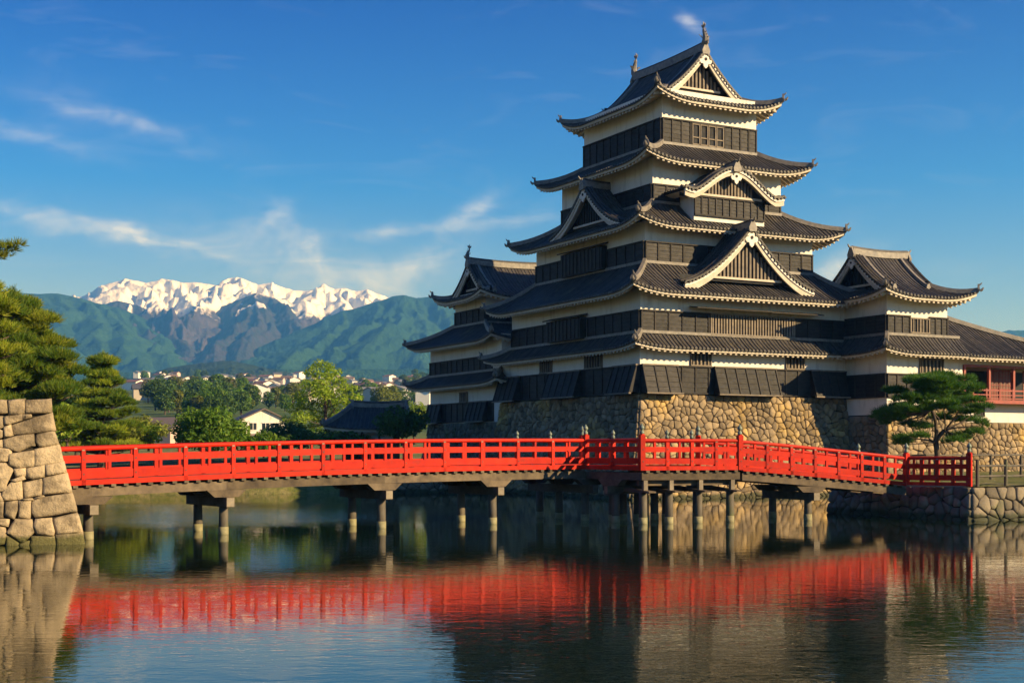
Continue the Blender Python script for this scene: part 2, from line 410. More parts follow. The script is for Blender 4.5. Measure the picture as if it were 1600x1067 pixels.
def build_ground():
    pts, zs, edges = [], [], []
    n = len(SHORE)
    # shore subdivided
    ring = []
    for i in range(n):
        a, b = SHORE[i], SHORE[(i + 1) % n]
        L = math.hypot(b[0] - a[0], b[1] - a[1]); k = max(1, int(L / 2.0))
        for j in range(k):
            t = j / k
            wall = (a[3] == 0 and b[3] == 0)
            jx = 0 if wall or j == 0 else (rnd.random() - .5) * .7
            ring.append((a[0] + (b[0] - a[0]) * t + jx, a[1] + (b[1] - a[1]) * t + jx * .6, a[2] + (b[2] - a[2]) * t, a[3] + (b[3] - a[3]) * t))
    m = len(ring)
    for i, (x, y, h, w) in enumerate(ring):
        pts.append((x, y)); zs.append(h if w < .6 else -.35); edges.append((i, (i + 1) % m))
    cx, cy = 5, 50
    for i, (x, y, h, w) in enumerate(ring):
        p, q = ring[i - 1], ring[(i + 1) % m]
        tx, ty = q[0] - p[0], q[1] - p[1]; L = math.hypot(tx, ty) or 1
        nx, ny = -ty / L, tx / L            # outward for this clockwise ring
        for k, (f, zf) in enumerate(((.25, .35), (.6, .75), (1.0, 1.0), (2.2, 1.0))):
            d = (w if w > .6 else 2.0) * f
            zz = (-.35 + (h + .35) * zf if w > .6 else h) + (rnd.random() - .5) * .16
            pts.append((x + nx * d, y + ny * d)); zs.append(zz)
    R = [120, 150, 190, 240, 300, 380, 480, 620, 800, 1050, 1400, 1900, 2600, 3600, 5200, 8000, 11500]
    for r in R:
        for k in range(72):
            a = k / 72 * math.tau + r * .37
            x, y = r * math.sin(a), r * math.cos(a)
            if y < -2500: x, y = x * 2500 / abs(y), -2500
            pts.append((x, y)); zs.append(land_z(x, y) + (fbm(np.array([x / 90.]), np.array([y / 90.]), 3, 5)[0] - .5) * (min(12, r * .01) if r > 160 else .3))
    vs, es, fs, ov, oe, of = delaunay_2d_cdt([Vector(p) for p in pts], edges, [], 0, 1e-5, True)
    poly = [(r[0], r[1]) for r in ring]
    def inside(x, y):
        c = False
        for i in range(m):
            x0, y0 = poly[i]; x1, y1 = poly[i - 1]
            if (y0 > y) != (y1 > y) and x < (x1 - x0) * (y - y0) / (y1 - y0) + x0: c = not c
        return c
    V = []
    for i, p in enumerate(vs):
        src = [k for k in ov[i]]
        V.append((p.x, p.y, zs[src[0]] if src else 2.0))
    F = []
    for f in fs:
        x = sum(V[i][0] for i in f) / len(f); y = sum(V[i][1] for i in f) / len(f)
        if not inside(x, y): F.append(f)
    me = bpy.data.meshes.new('ground'); me.from_pydata(V, [], F); me.polygons.foreach_set('use_smooth', [True] * len(F)); me.update()
    m_, N, L, P = new_mat('grassy ground')
    g = worldpos(N)
    f1 = noise(N, L, .35, 6, .65, g); f2 = noise(N, L, 2.5, 6, .7, g)
    col = mixc(N, L, ramp(N, L, f1, .40, .60), (.14, .15, .035), (.27, .22, .10))
    col = mixc(N, L, ramp(N, L, f2, .45, .75), col, (.06, .085, .02))
    sp = N.new('ShaderNodeSeparateXYZ'); L.new(g, sp.inputs[0])
    far = N.new('ShaderNodeMapRange'); far.inputs['From Min'].default_value = 160; far.inputs['From Max'].default_value = 260; L.new(sp.outputs['Y'], far.inputs['Value'])
    f3 = noise(N, L, .03, 6, .7, g)
    col = mixc(N, L, far.outputs[0], col, mixc(N, L, ramp(N, L, f3, .4, .6), (.06, .10, .03), (.12, .16, .05)))
    L.new(col, P.inputs['Base Color']); P.inputs['Roughness'].default_value = .95; P.inputs['Specular IOR Level'].default_value = .1
    bp = N.new('ShaderNodeBump'); bp.inputs['Strength'].default_value = .9; bp.inputs['Distance'].default_value = .15
    L.new(f2, bp.inputs['Height']); L.new(bp.outputs[0], P.inputs['Normal'])
    o = link('ground', me, m_, None, 'structure'); o['label'] = 'grassy ground round the moat rising to the hills'
build_ground()

# ------------------------------------------------------------------ water
def build_water():
    mb = MB(); mb.add([(-80, -60, 0), (90, -60, 0), (90, 125, 0), (-80, 125, 0)], [(0, 1, 2, 3)])
    m, N, L, P = new_mat('green moat water')
    g = worldpos(N)
    f = noise(N, L, .06, 4, .6, g)
    col = mixc(N, L, ramp(N, L, f, .35, .65), (.004, .010, .006), (.008, .017, .007))
    L.new(col, P.inputs['Base Color'])
    P.inputs['Roughness'].default_value = .02; P.inputs['IOR'].default_value = 1.42
    P.inputs['Specular IOR Level'].default_value = .5
    mp = N.new('ShaderNodeMapping'); mp.inputs['Scale'].default_value = (.8, 1.5, 1); mp.inputs['Rotation'].default_value = (0, 0, .12); L.new(g, mp.inputs[0])
    n1 = noise(N, L, 1.1, 3, .5, mp.outputs[0], .6)
    n2 = noise(N, L, 4.2, 3, .5, mp.outputs[0], .8)
    calm = ramp(N, L, noise(N, L, .045, 3, .5, g), .36, .64)
    sp = N.new('ShaderNodeSeparateXYZ'); L.new(g, sp.inputs[0])
    near = N.new('ShaderNodeMapRange'); near.inputs['From Min'].default_value = 52; near.inputs['From Max'].default_value = 30
    near.inputs['To Min'].default_value = .34; near.inputs['To Max'].default_value = 1; L.new(sp.outputs['Y'], near.inputs['Value'])
    def M(op, a, b):
        n = N.new('ShaderNodeMath'); n.operation = op
        for i, x in enumerate((a, b)):
            if isinstance(x, (int, float)): n.inputs[i].default_value = x
            else: L.new(x, n.inputs[i])
        return n.outputs[0]
    h = M('ADD', n1, M('MULTIPLY', n2, .42))
    amp = M('MULTIPLY', near.outputs[0], M('ADD', .5, M('MULTIPLY', calm, .7)))
    # a breeze ruffles the reach between the bridge and the far shore on the left
    dist = N.new('ShaderNodeVectorMath'); dist.operation = 'DISTANCE'; L.new(g, dist.inputs[0]); dist.inputs[1].default_value = (-15, 64, 0)
    gust = N.new('ShaderNodeMapRange'); gust.inputs['From Min'].default_value = 15; gust.inputs['From Max'].default_value = 5; gust.inputs['To Max'].default_value = 9
    L.new(dist.outputs['Value'], gust.inputs['Value'])
    amp = M('ADD', amp, M('MULTIPLY', gust.outputs[0], M('ADD', .25, calm)))
    h = M('MULTIPLY', h, amp)
    bp = N.new('ShaderNodeBump'); bp.inputs['Strength'].default_value = 1.0; bp.inputs['Distance'].default_value = WATER_BUMP
    L.new(h, bp.inputs['Height']); L.new(bp.outputs[0], P.inputs['Normal'])
    o = mb.build('water', m, None, kind='structure'); o['label'] = 'calm green moat water with fine ripples'
WATER_BUMP = .0058
build_water()

# ------------------------------------------------------------------ mountains
def mountain(name, label, mat, D, prof, base_y, depth, amp, seed, fx, col_step=3.0, rows=56, power=1.25, jag=0.0, o=6, shear=0.0, gain=.5):
    xs = np.arange(prof[0][0], prof[-1][0] + .1, col_step)
    ys = np.interp(xs, [p[0] for p in prof], [p[1] for p in prof])
    # soften the corners of the outline, then roughen it
    k = np.ones(3) / 3; ys = np.convolve(np.pad(ys, 1, mode='edge'), k, 'valid')
    ratio = (xs - 800) / FPX
    H = CAMZ + (HZ - ys) / FPX * D
    H = H + (ridged(xs / 30.0, xs * 0 + 3.3, 5, seed + 50, .6) - .55) * jag
    zb = CAMZ + (HZ - base_y) / FPX * D * .8
    s = np.concatenate([np.linspace(0, 1, rows), np.linspace(1.05, 1.5, 7)])
    S, RX = np.meshgrid(s, ratio, indexing='ij')
    HH = np.broadcast_to(H, S.shape)
    front = np.clip(S, 0, 1)
    Y = D - depth * (1 - S)
    X = RX * Y
    gx, gy = X / fx, Y / fx
    wx = fbm(gx * .9, gy * .9, 3, seed + 9) - .5
    wy = fbm(gx * .9, gy * .9, 3, seed + 19) - .5
    nz = ridged(gx * 1.6 + wx * 2.2 + wy * .8 + gy * shear, gy * .8 + wy * 1.4, o, seed, gain)
    body = np.where(S <= 1, front ** power, 1 - (S - 1) * .9)
    mask = (front * (1 - front) * 4) ** .8
    mask = np.where(S > 1, 0, mask)
    Z = zb + (HH - zb) * body + (nz - .62) * amp * mask
    # never above the measured outline as seen from the front
    lim = CAMZ + (HH - CAMZ) * Y / D
    Z = np.where(S < 1, np.minimum(Z, lim - (1 - front) * amp * .03), Z)
    Z[0, :] = 90
    r, c = S.shape
    V = np.stack([X, Y, Z], -1).reshape(-1, 3)
    I = np.arange(r * c).reshape(r, c)
    F = np.stack([I[:-1, :-1], I[:-1, 1:], I[1:, 1:], I[1:, :-1]], -1).reshape(-1, 4)
    me = fast_mesh(name, V, F, True)
    ob = link(name, me, mat, None, 'structure'); ob['label'] = label
    return ob

def forest_mat(name, c1, c2, c3, s1, s2, bump):
    m, N, L, P = new_mat(name)
    g = worldpos(N)
    a = noise(N, L, s1, 6, .65, g); b = noise(N, L, s2, 5, .7, g)
    col = mixc(N, L, ramp(N, L, a, .40, .62), c1, c2)
    col = mixc(N, L, ramp(N, L, b, .48, .72), col, c3)
    fine = noise(N, L, s2 * 4.5, 4, .7, g)
    col = mixc(N, L, ramp(N, L, fine, .42, .62), col, c3)
    hs = N.new('ShaderNodeMath'); hs.operation = 'MULTIPLY_ADD'; L.new(fine, hs.inputs[0]); hs.inputs[1].default_value = .5; L.new(b, hs.inputs[2]); b = hs.outputs[0]
    L.new(col, P.inputs['Base Color']); P.inputs['Roughness'].default_value = .95; P.inputs['Specular IOR Level'].default_value = .05
    bp = N.new('ShaderNodeBump'); bp.inputs['Strength'].default_value = 1; bp.inputs['Distance'].default_value = bump
    L.new(b, bp.inputs['Height']); L.new(bp.outputs[0], P.inputs['Normal'])
    return m

def snow_mat(name, z0, z1, rock1, rock2, s):
    m, N, L, P = new_mat(name)
    geo = N.new('ShaderNodeNewGeometry'); g = geo.outputs['Position']
    sp = N.new('ShaderNodeSeparateXYZ'); L.new(g, sp.inputs[0])
    sn = N.new('ShaderNodeSeparateXYZ'); L.new(geo.outputs['Normal'], sn.inputs[0])
    mp = N.new('ShaderNodeMapping'); mp.inputs['Scale'].default_value = (1, 1, .45); L.new(g, mp.inputs[0])
    a = noise(N, L, s, 7, .68, mp.outputs[0]); b = noise(N, L, s * 5, 6, .7, mp.outputs[0])
    def M(op, x, y):
        n = N.new('ShaderNodeMath'); n.operation = op
        for i, q in enumerate((x, y)):
            if isinstance(q, (int, float)): n.inputs[i].default_value = q
            else: L.new(q, n.inputs[i])
        return n.outputs[0]
    hz = N.new('ShaderNodeMapRange'); hz.inputs['From Min'].default_value = z0; hz.inputs['From Max'].default_value = z1; hz.clamp = False
    L.new(sp.outputs['Z'], hz.inputs['Value'])
    t = M('ADD', hz.outputs[0], M('MULTIPLY', M('SUBTRACT', a, .5), 1.2))
    t = M('ADD', t, M('MULTIPLY', M('SUBTRACT', b, .5), .8))
    t = M('ADD', t, M('MULTIPLY', M('SUBTRACT', sn.outputs['Z'], .74), .7))
    fac = ramp(N, L, t, .42, .62)
    rock = mixc(N, L, ramp(N, L, b, .4, .6), rock1, rock2)
    col = mixc(N, L, fac, rock, (.86, .87, .89))
    L.new(col, P.inputs['Base Color']); P.inputs['Roughness'].default_value = .85; P.inputs['Specular IOR Level'].default_value = .1
    bp = N.new('ShaderNodeBump'); bp.inputs['Strength'].default_value = 1; bp.inputs['Distance'].default_value = 14
    L.new(b, bp.inputs['Height']); L.new(bp.outputs[0], P.inputs['Normal'])
    return m
SNOW = [(-300, 500), (-60, 480), (60, 476), (100, 469), (125, 460), (142, 452), (160, 443), (178, 437), (195, 433), (212, 436), (228, 440), (246, 435), (262, 432), (282, 437), (300, 436),
        (318, 440), (338, 441), (355, 434), (372, 431), (390, 436), (405, 440), (422, 438), (440, 446), (458, 451), (475, 450), (490, 446), (507, 441), (522, 447), (540, 446), (556, 450), (572, 448), (588, 456),
        (606, 463), (650, 474), (720, 490), (800, 505)]
def spur_mountain(name, label, mat, D, prof, spurs, zb, depth, amp, seed, fx, slope=.8, ncol=520, nrow=130, jag=14):
    """a range as a crest with spurs running down toward the plain: height = highest of all ridge lines minus slope times distance"""
    def P(x, y, d): p = px(x, y, d); return np.array([p.x, p.y, p.z])
    segs = []
    for a, b in zip(prof[:-1], prof[1:]): segs.append((P(*a, D), P(*b, D), slope * 1.0))
    for (x0, y0, x1, y1, dd) in spurs: segs.append((P(x0, y0 + 1, D), P(x1, y1, D - dd), slope))
    r = np.linspace((prof[0][0] - 800) / FPX, (prof[-1][0] - 800) / FPX, ncol)
    yy = np.linspace(D - depth, D + 500, nrow)
    Y, R = np.meshgrid(yy, r, indexing='ij'); X = R * Y
    wx = (fbm(X / fx * 1.3, Y / fx * 1.3, 4, seed) - .5) * fx * .34; wy = (fbm(X / fx * 1.3, Y / fx * 1.3, 4, seed + 7) - .5) * fx * .34
    near = np.clip((D - Y) / (depth * .12), 0, 1)
    QX, QY = X + wx * near, Y + wy * near
    Z = np.full(X.shape, -1e9)
    for a, b, k in segs:
        d = b[:2] - a[:2]; L2 = d @ d
        t = np.clip(((QX - a[0]) * d[0] + (QY - a[1]) * d[1]) / L2, 0, 1)
        dist = np.hypot(QX - a[0] - t * d[0], QY - a[1] - t * d[1])
        Z = np.maximum(Z, a[2] + (b[2] - a[2]) * t - k * dist * (1 - .12 * np.clip(dist / fx, 0, 2)))
    g = ridged(X / fx * 3.2 + wx / fx * 5, Y / fx * 2.2, 5, seed + 3, .55)
    Z = Z + (g - .62) * amp * (.25 + .75 * near)
    Z = np.maximum(Z, zb + (Y - D + depth) * .02); Z[0] = zb - 80
    I = np.arange(nrow * ncol).reshape(nrow, ncol)
    F = np.stack([I[:-1, :-1], I[:-1, 1:], I[1:, 1:], I[1:, :-1]], -1).reshape(-1, 4)
    ob = link(name, fast_mesh(name, np.stack([X, Y, Z], -1).reshape(-1, 3), F, True), mat, None, 'structure'); ob['label'] = label
SPURS = [(142, 452, 110, 486, 700), (160, 443, 190, 482, 800), (195, 433, 150, 484, 900), (195, 433, 284, 499, 1300), (228, 440, 255, 478, 600), (246, 435, 232, 470, 500), (262, 432, 312, 486, 1000), (262, 432, 262, 468, 500), (300, 436, 338, 468, 600),
         (282, 437, 296, 462, 400), (372, 431, 290, 503, 1300), (355, 434, 322, 462, 500), (372, 431, 404, 476, 900), (390, 436, 392, 462, 400), (405, 440, 470, 494, 1000), (422, 438, 442, 470, 500), (458, 451, 462, 476, 400),
         (507, 441, 462, 494, 1100), (490, 446, 486, 472, 400), (507, 441, 538, 482, 800), (540, 446, 528, 470, 400), (540, 446, 580, 484, 700), (572, 448, 604, 482, 600)]
spur_mountain('snowy_mountains', 'jagged snow covered mountain range behind the forested hills', snow_mat('snow and rock', 470, 620, (.080, .070, .080), (.045, .045, .055), .0050), 6300, SNOW, SPURS, 320, 1700, 95, 3, 420, .85)
MIDR = [(-260, 500), (-60, 486), (60, 488), (120, 480), (150, 476), (185, 469), (215, 478), (245, 491), (275, 503), (295, 505), (318, 492), (345, 478), (375, 467), (402, 457), (425, 462), (445, 474), (465, 486), (490, 494), (520, 490),
        (560, 498), (620, 505), (720, 520)]
MSP = [(185, 469, 240, 530, 800), (185, 469, 160, 520, 700), (120, 480, 100, 530, 700), (215, 478, 285, 540, 900), (402, 457, 335, 535, 1000), (402, 457, 410, 520, 700), (402, 457, 372, 560, 1200), (425, 462, 478, 530, 900), (345, 478, 310, 530, 600), (490, 494, 470, 550, 900), (520, 490, 540, 550, 800), (375, 467, 352, 500, 400), (445, 474, 440, 515, 500)]
spur_mountain('bare_mountains', 'dark bluish bare mountains standing below the snowy range', snow_mat('bare rock and thin snow', 590, 715, (.050, .046, .052), (.026, .036, .030), .0060), 5600, MIDR, MSP, 250, 1400, 60, 21, 380, .8)
HL = [(-700, 470), (-400, 448), (-150, 440), (0, 455), (62, 457), (90, 457), (120, 463), (150, 471), (180, 479), (205, 488), (232, 500), (258, 512), (285, 522), (310, 537), (338, 549), (360, 560), (390, 572), (425, 583), (460, 592), (500, 599), (560, 603)]
forest = forest_mat('forested hillside', (.028, .078, .020), (.044, .108, .024), (.014, .040, .016), .0045, .030, 9)
HLS = [(62, 457, 125, 565, 1000), (62, 457, 20, 570, 1000), (120, 463, 172, 545, 800), (150, 471, 235, 580, 1100), (205, 488, 292, 585, 1000), (180, 479, 196, 540, 600), (258, 512, 332, 592, 900), (232, 500, 250, 556, 600), (310, 537, 372, 600, 800), (-150, 440, -90, 565, 1000),
       (0, 455, -45, 565, 900), (90, 457, 84, 520, 600), (285, 522, 300, 560, 500), (338, 549, 350, 590, 500), (-300, 444, -320, 565, 1000)]
spur_mountain('forested_hill', 'forested green hill sloping down from the left below the snow peaks', forest, 5200, HL, HLS, 205, 1700, 52, 31, 420, .52)
HR = [(330, 603), (350, 585), (366, 566), (385, 553), (410, 539), (440, 525), (470, 511), (505, 497), (535, 485), (562, 477), (590, 468), (612, 463), (630, 459), (650, 464), (672, 462), (690, 472), (720, 478), (770, 482), (840, 492), (930, 510), (1050, 530),
      (1200, 545), (1350, 540), (1500, 524), (1580, 516), (1640, 512), (1750, 520), (1900, 532), (2200, 545)]
HRS = [(630, 459, 556, 578, 1200), (630, 459, 692, 592, 1200), (612, 463, 602, 525, 600), (590, 468, 498, 582, 1200), (562, 477, 548, 530, 600), (535, 485, 438, 588, 1200), (505, 497, 486, 545, 600), (470, 511, 406, 592, 900), (440, 525, 440, 565, 500), (410, 539, 372, 597, 700),
       (672, 462, 762, 592, 1100), (650, 464, 640, 540, 800), (770, 482, 830, 590, 1000), (720, 478, 722, 540, 600), (930, 510, 990, 590, 900), (1500, 524, 1460, 590, 800), (1640, 512, 1600, 585, 900), (1640, 512, 1720, 590, 900), (1900, 532, 1950, 590, 700)]
spur_mountain('forested_hill', 'long forested green ridge descending behind the castle from a rounded summit', forest, 4800, HR, HRS, 195, 1600, 52, 47, 420, .52, 900)
LOW = [(120, 604), (200, 590), (250, 578), (300, 568), (345, 563), (380, 566), (420, 575), (460, 582), (510, 590), (560, 590), (620, 594), (700, 598), (780, 603)]
mountain('low_hill', 'low wooded hill behind the town at the foot of the mountains', forest_mat('wooded foothill', (.035, .062, .02), (.062, .095, .03), (.018, .036, .014), .004, .04, 7), 2700, LOW, 612, 700, 60, 61, 220, 2.4, 40, 1.2, 6)
# ------------------------------------------------------------------ stone facing
def clip_poly(poly, nx, ny, c):
    out = []
    for i in range(len(poly)):
        a, b = poly[i - 1], poly[i]
        da, db = nx * a[0] + ny * a[1] - c, nx * b[0] + ny * b[1] - c
        if (da <= 0) != (db <= 0):
            t = da / (da - db); out.append((a[0] + (b[0] - a[0]) * t, a[1] + (b[1] - a[1]) * t))
        if db <= 0: out.append(b)
    return out
def voronoi_cells(s0, s1, t0, t1, cw_, ch, rs, jit=.42):
    pts = []
    nx, ny = max(1, round((s1 - s0) / cw_)), max(1, round((t1 - t0) / ch))
    for j in range(ny):
        for i in range(nx):
            off = .5 if j % 2 else 0
            pts.append((s0 + (i + .25 + off + (rs.random() - .5) * 2 * jit) * (s1 - s0) / nx, t0 + (j + .5 + (rs.random() - .5) * 2 * jit) * (t1 - t0) / ny))
    for p in list(pts):                                # a fifth of the stones are split into a small and a larger one
        if rs.random() < .24:
            a = rs.random() * math.tau; r = (.34 + .2 * rs.random()) * ch
            q = (p[0] + math.cos(a) * r, p[1] + math.sin(a) * r)
            if s0 < q[0] < s1 and t0 < q[1] < t1: pts.append(q)
    A = np.array(pts); cells = []
    for i, p in enumerate(pts):
        d = ((A - A[i]) ** 2).sum(1); nb = np.argsort(d)[1:16]
        poly = [(s0, t0), (s1, t0), (s1, t1), (s0, t1)]
        for k in nb:
            q = pts[k]; n0, n1 = q[0] - p[0], q[1] - p[1]
            poly = clip_poly(poly, n0, n1, n0 * (p[0] + q[0]) / 2 + n1 * (p[1] + q[1]) / 2)
            if len(poly) < 3: break
        if len(poly) >= 3: cells.append(poly)
    return cells
def round_poly(poly, cut=.22):
    out = []
    n = len(poly)
    for i in range(n):
        a, b, c = poly[i - 1], poly[i], poly[(i + 1) % n]
        out.append((b[0] + (a[0] - b[0]) * cut, b[1] + (a[1] - b[1]) * cut)); out.append((b[0] + (c[0] - b[0]) * cut, b[1] + (c[1] - b[1]) * cut))
    return out
def clean_poly(poly, eps):
    out = []
    for p in poly:
        if not out or math.hypot(p[0] - out[-1][0], p[1] - out[-1][1]) > eps: out.append(p)
    if len(out) > 2 and math.hypot(out[0][0] - out[-1][0], out[0][1] - out[-1][1]) < eps: out.pop()
    return out
def add_stone(mb, poly, S, gap, bulge, rs, rounded=True, limit=10):
    """one pillow shaped stone: S(s, t, out) maps the facing to space"""
    poly = clean_poly(poly, .06)
    if len(poly) < 3: return False
    cx, cy = sum(p[0] for p in poly) / len(poly), sum(p[1] for p in poly) / len(poly)
    r = max(math.hypot(p[0] - cx, p[1] - cy) for p in poly)
    if r < .09: return False
    if rounded and len(poly) <= 5: poly = round_poly(poly, .14)
    k = max(.5, 1 - gap / r)
    tiltx, tilty, lift = (rs.random() - .5) * .22, (rs.random() - .5) * .22, rs.random() * bulge * .7
    rings = []
    for f, d in ((k, -.10), (k * .985, bulge * .45), (k * .86, bulge * .92)):
        ring = []
        for x, y in poly:
            dx, dy = (x - cx) * f, (y - cy) * f
            ring.append(S(cx + dx, cy + dy, d + (lift + dx * tiltx + dy * tilty if d > 0 else 0)))
        rings.append(ring)
    n = len(poly); vs = [p for q in rings for p in q] + [S(cx, cy, bulge * 1.02 + lift)]
    fs = []
    for a in range(2):
        for i in range(n): fs.append((a * n + i, a * n + (i + 1) % n, (a + 1) * n + (i + 1) % n, (a + 1) * n + i))
    for i in range(n): fs.append((2 * n + i, 2 * n + (i + 1) % n, 3 * n))
    mb.add(vs, fs)
    return True
def stone_facing(parent, S, s0, s1, t0, t1, cwid, chei, mat, seed, budget, prefer=lambda s, t: 0, gap=.022, bulge=.085, jit=.46, name='stone', nseg=6, back=True):
    rs = random.Random(seed)
    cells = voronoi_cells(s0, s1, t0, t1, cwid, chei, rs, jit)
    cells.sort(key=lambda c: prefer(sum(p[0] for p in c) / len(c), sum(p[1] for p in c) / len(c)))
    rest = MB(); k = 0
    for c in cells:
        if k < budget:
            mb = MB()
            if add_stone(mb, c, S, gap, bulge, rs):
                mb.build(name, mat, parent, smooth=True); k += 1
        else: add_stone(rest, c, S, gap, bulge, rs)
    if rest.v: rest.build('smaller_stone', mat, parent, smooth=True, kind='stuff')
    if back:
        mb = MB(); nh = 8
        g = [[S(s0 + (s1 - s0) * i / nseg, t0 + (t1 - t0) * j / nh, -.03) for i in range(nseg + 1)] for j in range(nh + 1)]
        vs = [p for r in g for p in r]; w = nseg + 1
        mb.add(vs, [(j * w + i, j * w + i + 1, (j + 1) * w + i + 1, (j + 1) * w + i) for j in range(nh) for i in range(nseg)])
        mb.build('joint_bed', MAT['joint'], parent)
    return k

def flare(z, H, F): return F * max(0.0, 1 - z / H) ** 1.5
def front_stone(u0, u1, v0, H, F, left_corner=True, right_corner=False):
    W = u1 - u0
    def S(s, t, d):
        fl = flare(t, H, F); a = (s - u0) / W
        uu = s - (fl * (1 - a) ** 1 if left_corner else 0) + (fl * a if right_corner else 0)
        return (uu, v0 - fl - d, t)
    return S
def left_stone(v0, v1, u0, H, F, near_corner=True):
    W = v1 - v0
    def S(s, t, d):
        fl = flare(t, H, F); a = (s - v0) / W
        return (u0 - fl - d, s - (fl * (1 - a) if near_corner else 0), t)
    return S

base = cthing('stone_rampart', 'tall battered stone base of fitted boulders under the main castle tower', 'rampart', 0, 0, 0)
KH, KF = 6.5, 2.0
nf = stone_facing(base, front_stone(0, 16.7, 0, KH, KF), 0, 16.7, -.4, 6.47, .52, .42, MAT['stone'], 11, 270, lambda s, t: -t)
stone_facing(base, left_stone(0, 18.5, 0, KH, KF), 0, 18.5, -.4, 6.47, .52, .42, MAT['stone'], 12, 20, lambda s, t: s - t)
mb = MB(); mb.box(.05, .05, 6.2, 16.7, 18.3, 6.46); mb.build('platform_top', MAT['joint'], base)
base2 = cthing('stone_rampart', 'shaded lower stone base under the small corner tower behind the main tower', 'rampart', 0, 18.5, 0)
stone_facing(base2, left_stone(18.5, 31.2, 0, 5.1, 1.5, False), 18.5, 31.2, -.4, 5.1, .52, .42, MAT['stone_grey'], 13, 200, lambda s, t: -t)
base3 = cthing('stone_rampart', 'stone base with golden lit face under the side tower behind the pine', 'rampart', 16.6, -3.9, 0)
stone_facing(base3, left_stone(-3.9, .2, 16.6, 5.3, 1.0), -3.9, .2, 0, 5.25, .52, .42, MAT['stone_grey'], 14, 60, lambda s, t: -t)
stone_facing(base3, front_stone(16.6, 23.4, -3.9, 5.9, 1.2), 16.6, 23.4, .8, 5.85, .52, .42, MAT['stone'], 15, 110, lambda s, t: -t)
stone_facing(base3, front_stone(23.4, 33.4, -3.9, 4.9, 1.0, False), 23.4, 33.4, .8, 4.85, .52, .42, MAT['stone'], 16, 110, lambda s, t: s)
mb = MB(); mb.box(16.65, -3.85, 5.0, 23.4, 3, 5.9); mb.box(23.41, -3.85, 4.5, 33.4, 5, 4.86); mb.build('platform_top', MAT['joint'], base3)

# ------------------------------------------------------------------ walls, boards, windows
def fmap(u0, v0):          # facade facing the sun (-v)
    return lambda x, d, z: (u0 + x, v0 - d, z)
def lmap(u0, v0):          # facade facing left (-u), x runs away from the near corner
    return lambda x, d, z: (u0 - d, v0 + x, z)
PANEL_CACHE = {}
def panel_mesh(w, h, thick, laps):
    key = (round(w, 2), round(h, 2), thick, laps)
    if key in PANEL_CACHE: return PANEL_CACHE[key]
    mb = MB(); t = thick
    prof = []
    for i in range(laps):
        prof += [(t + .022, h * i / laps), (t, h * (i + 1) / laps - .004)]
    vs = []
    for d, z in prof: vs += [(0, -d, z), (w, -d, z)]
    n = len(prof)
    fs = [(2 * i, 2 * i + 1, 2 * i + 3, 2 * i + 2) for i in range(n - 1)]
    mb.add(vs, fs)
    mb.add([(0, 0, 0), (0, -t - .02, 0), (0, -t, h), (0, 0, h)], [(0, 1, 2, 3)])
    mb.add([(w, 0, 0), (w, -t - .02, 0), (w, -t, h), (w, 0, h)], [(3, 2, 1, 0)])
    mb.add([(0, 0, h), (w, 0, h), (w, -t, h), (0, -t, h)], [(3, 2, 1, 0)])
    me = mb.mesh('panel'); me.materials.append(MAT['board'])
    PANEL_CACHE[key] = me
    return me
def batten_mesh(w, h, d):
    key = ('b', round(w, 3), round(h, 2), round(d, 3))
    if key not in PANEL_CACHE:
        mb = MB(); mb.box(0, -d, 0, w, 0, h); me = mb.mesh('batten'); me.materials.append(MAT['batten']); PANEL_CACHE[key] = me
    return PANEL_CACHE[key]
def place(name, me, th, face, u0, v0, x, z, w, out=0.0):
    o = link(name, me, None, th)
    og = ORG[th.name]
    if face == 'f': loc, rz = (u0 + x, v0 - out, z), 0
    else: loc, rz = (u0 - out, v0 + x + w, z), -math.pi / 2
    o.location = (loc[0] - og[0], loc[1] - og[1], loc[2] - og[2]); o.rotation_euler = (0, 0, rz)
    return o
def boards(th, face, u0, v0, x0, x1, z0, z1, pitch=1.0, laps=5, rails=True):
    n = max(1, round((x1 - x0) / pitch)); w = (x1 - x0) / n
    for i in range(n):
        place('panel', panel_mesh(w - .004, z1 - z0, .05, laps), th, face, u0, v0, x0 + i * w + .002, z0, w - .004)
    for i in range(n + 1):
        bw = .10
        x = min(max(x0 + i * w - bw / 2, x0), x1 - bw)
        place('batten', batten_mesh(bw, z1 - z0, .115), th, face, u0, v0, x, z0 + .001, bw)
    if rails:
        M = fmap(u0, v0) if face == 'f' else lmap(u0, v0)
        mb = MB(); mb.mbox(M, x0, x1, 0.004, .15, z1, z1 + .09); mb.mbox(M, x0, x1, 0.004, .15, z0 - .10, z0); mb.build('board_rail', MAT['batten'], th)
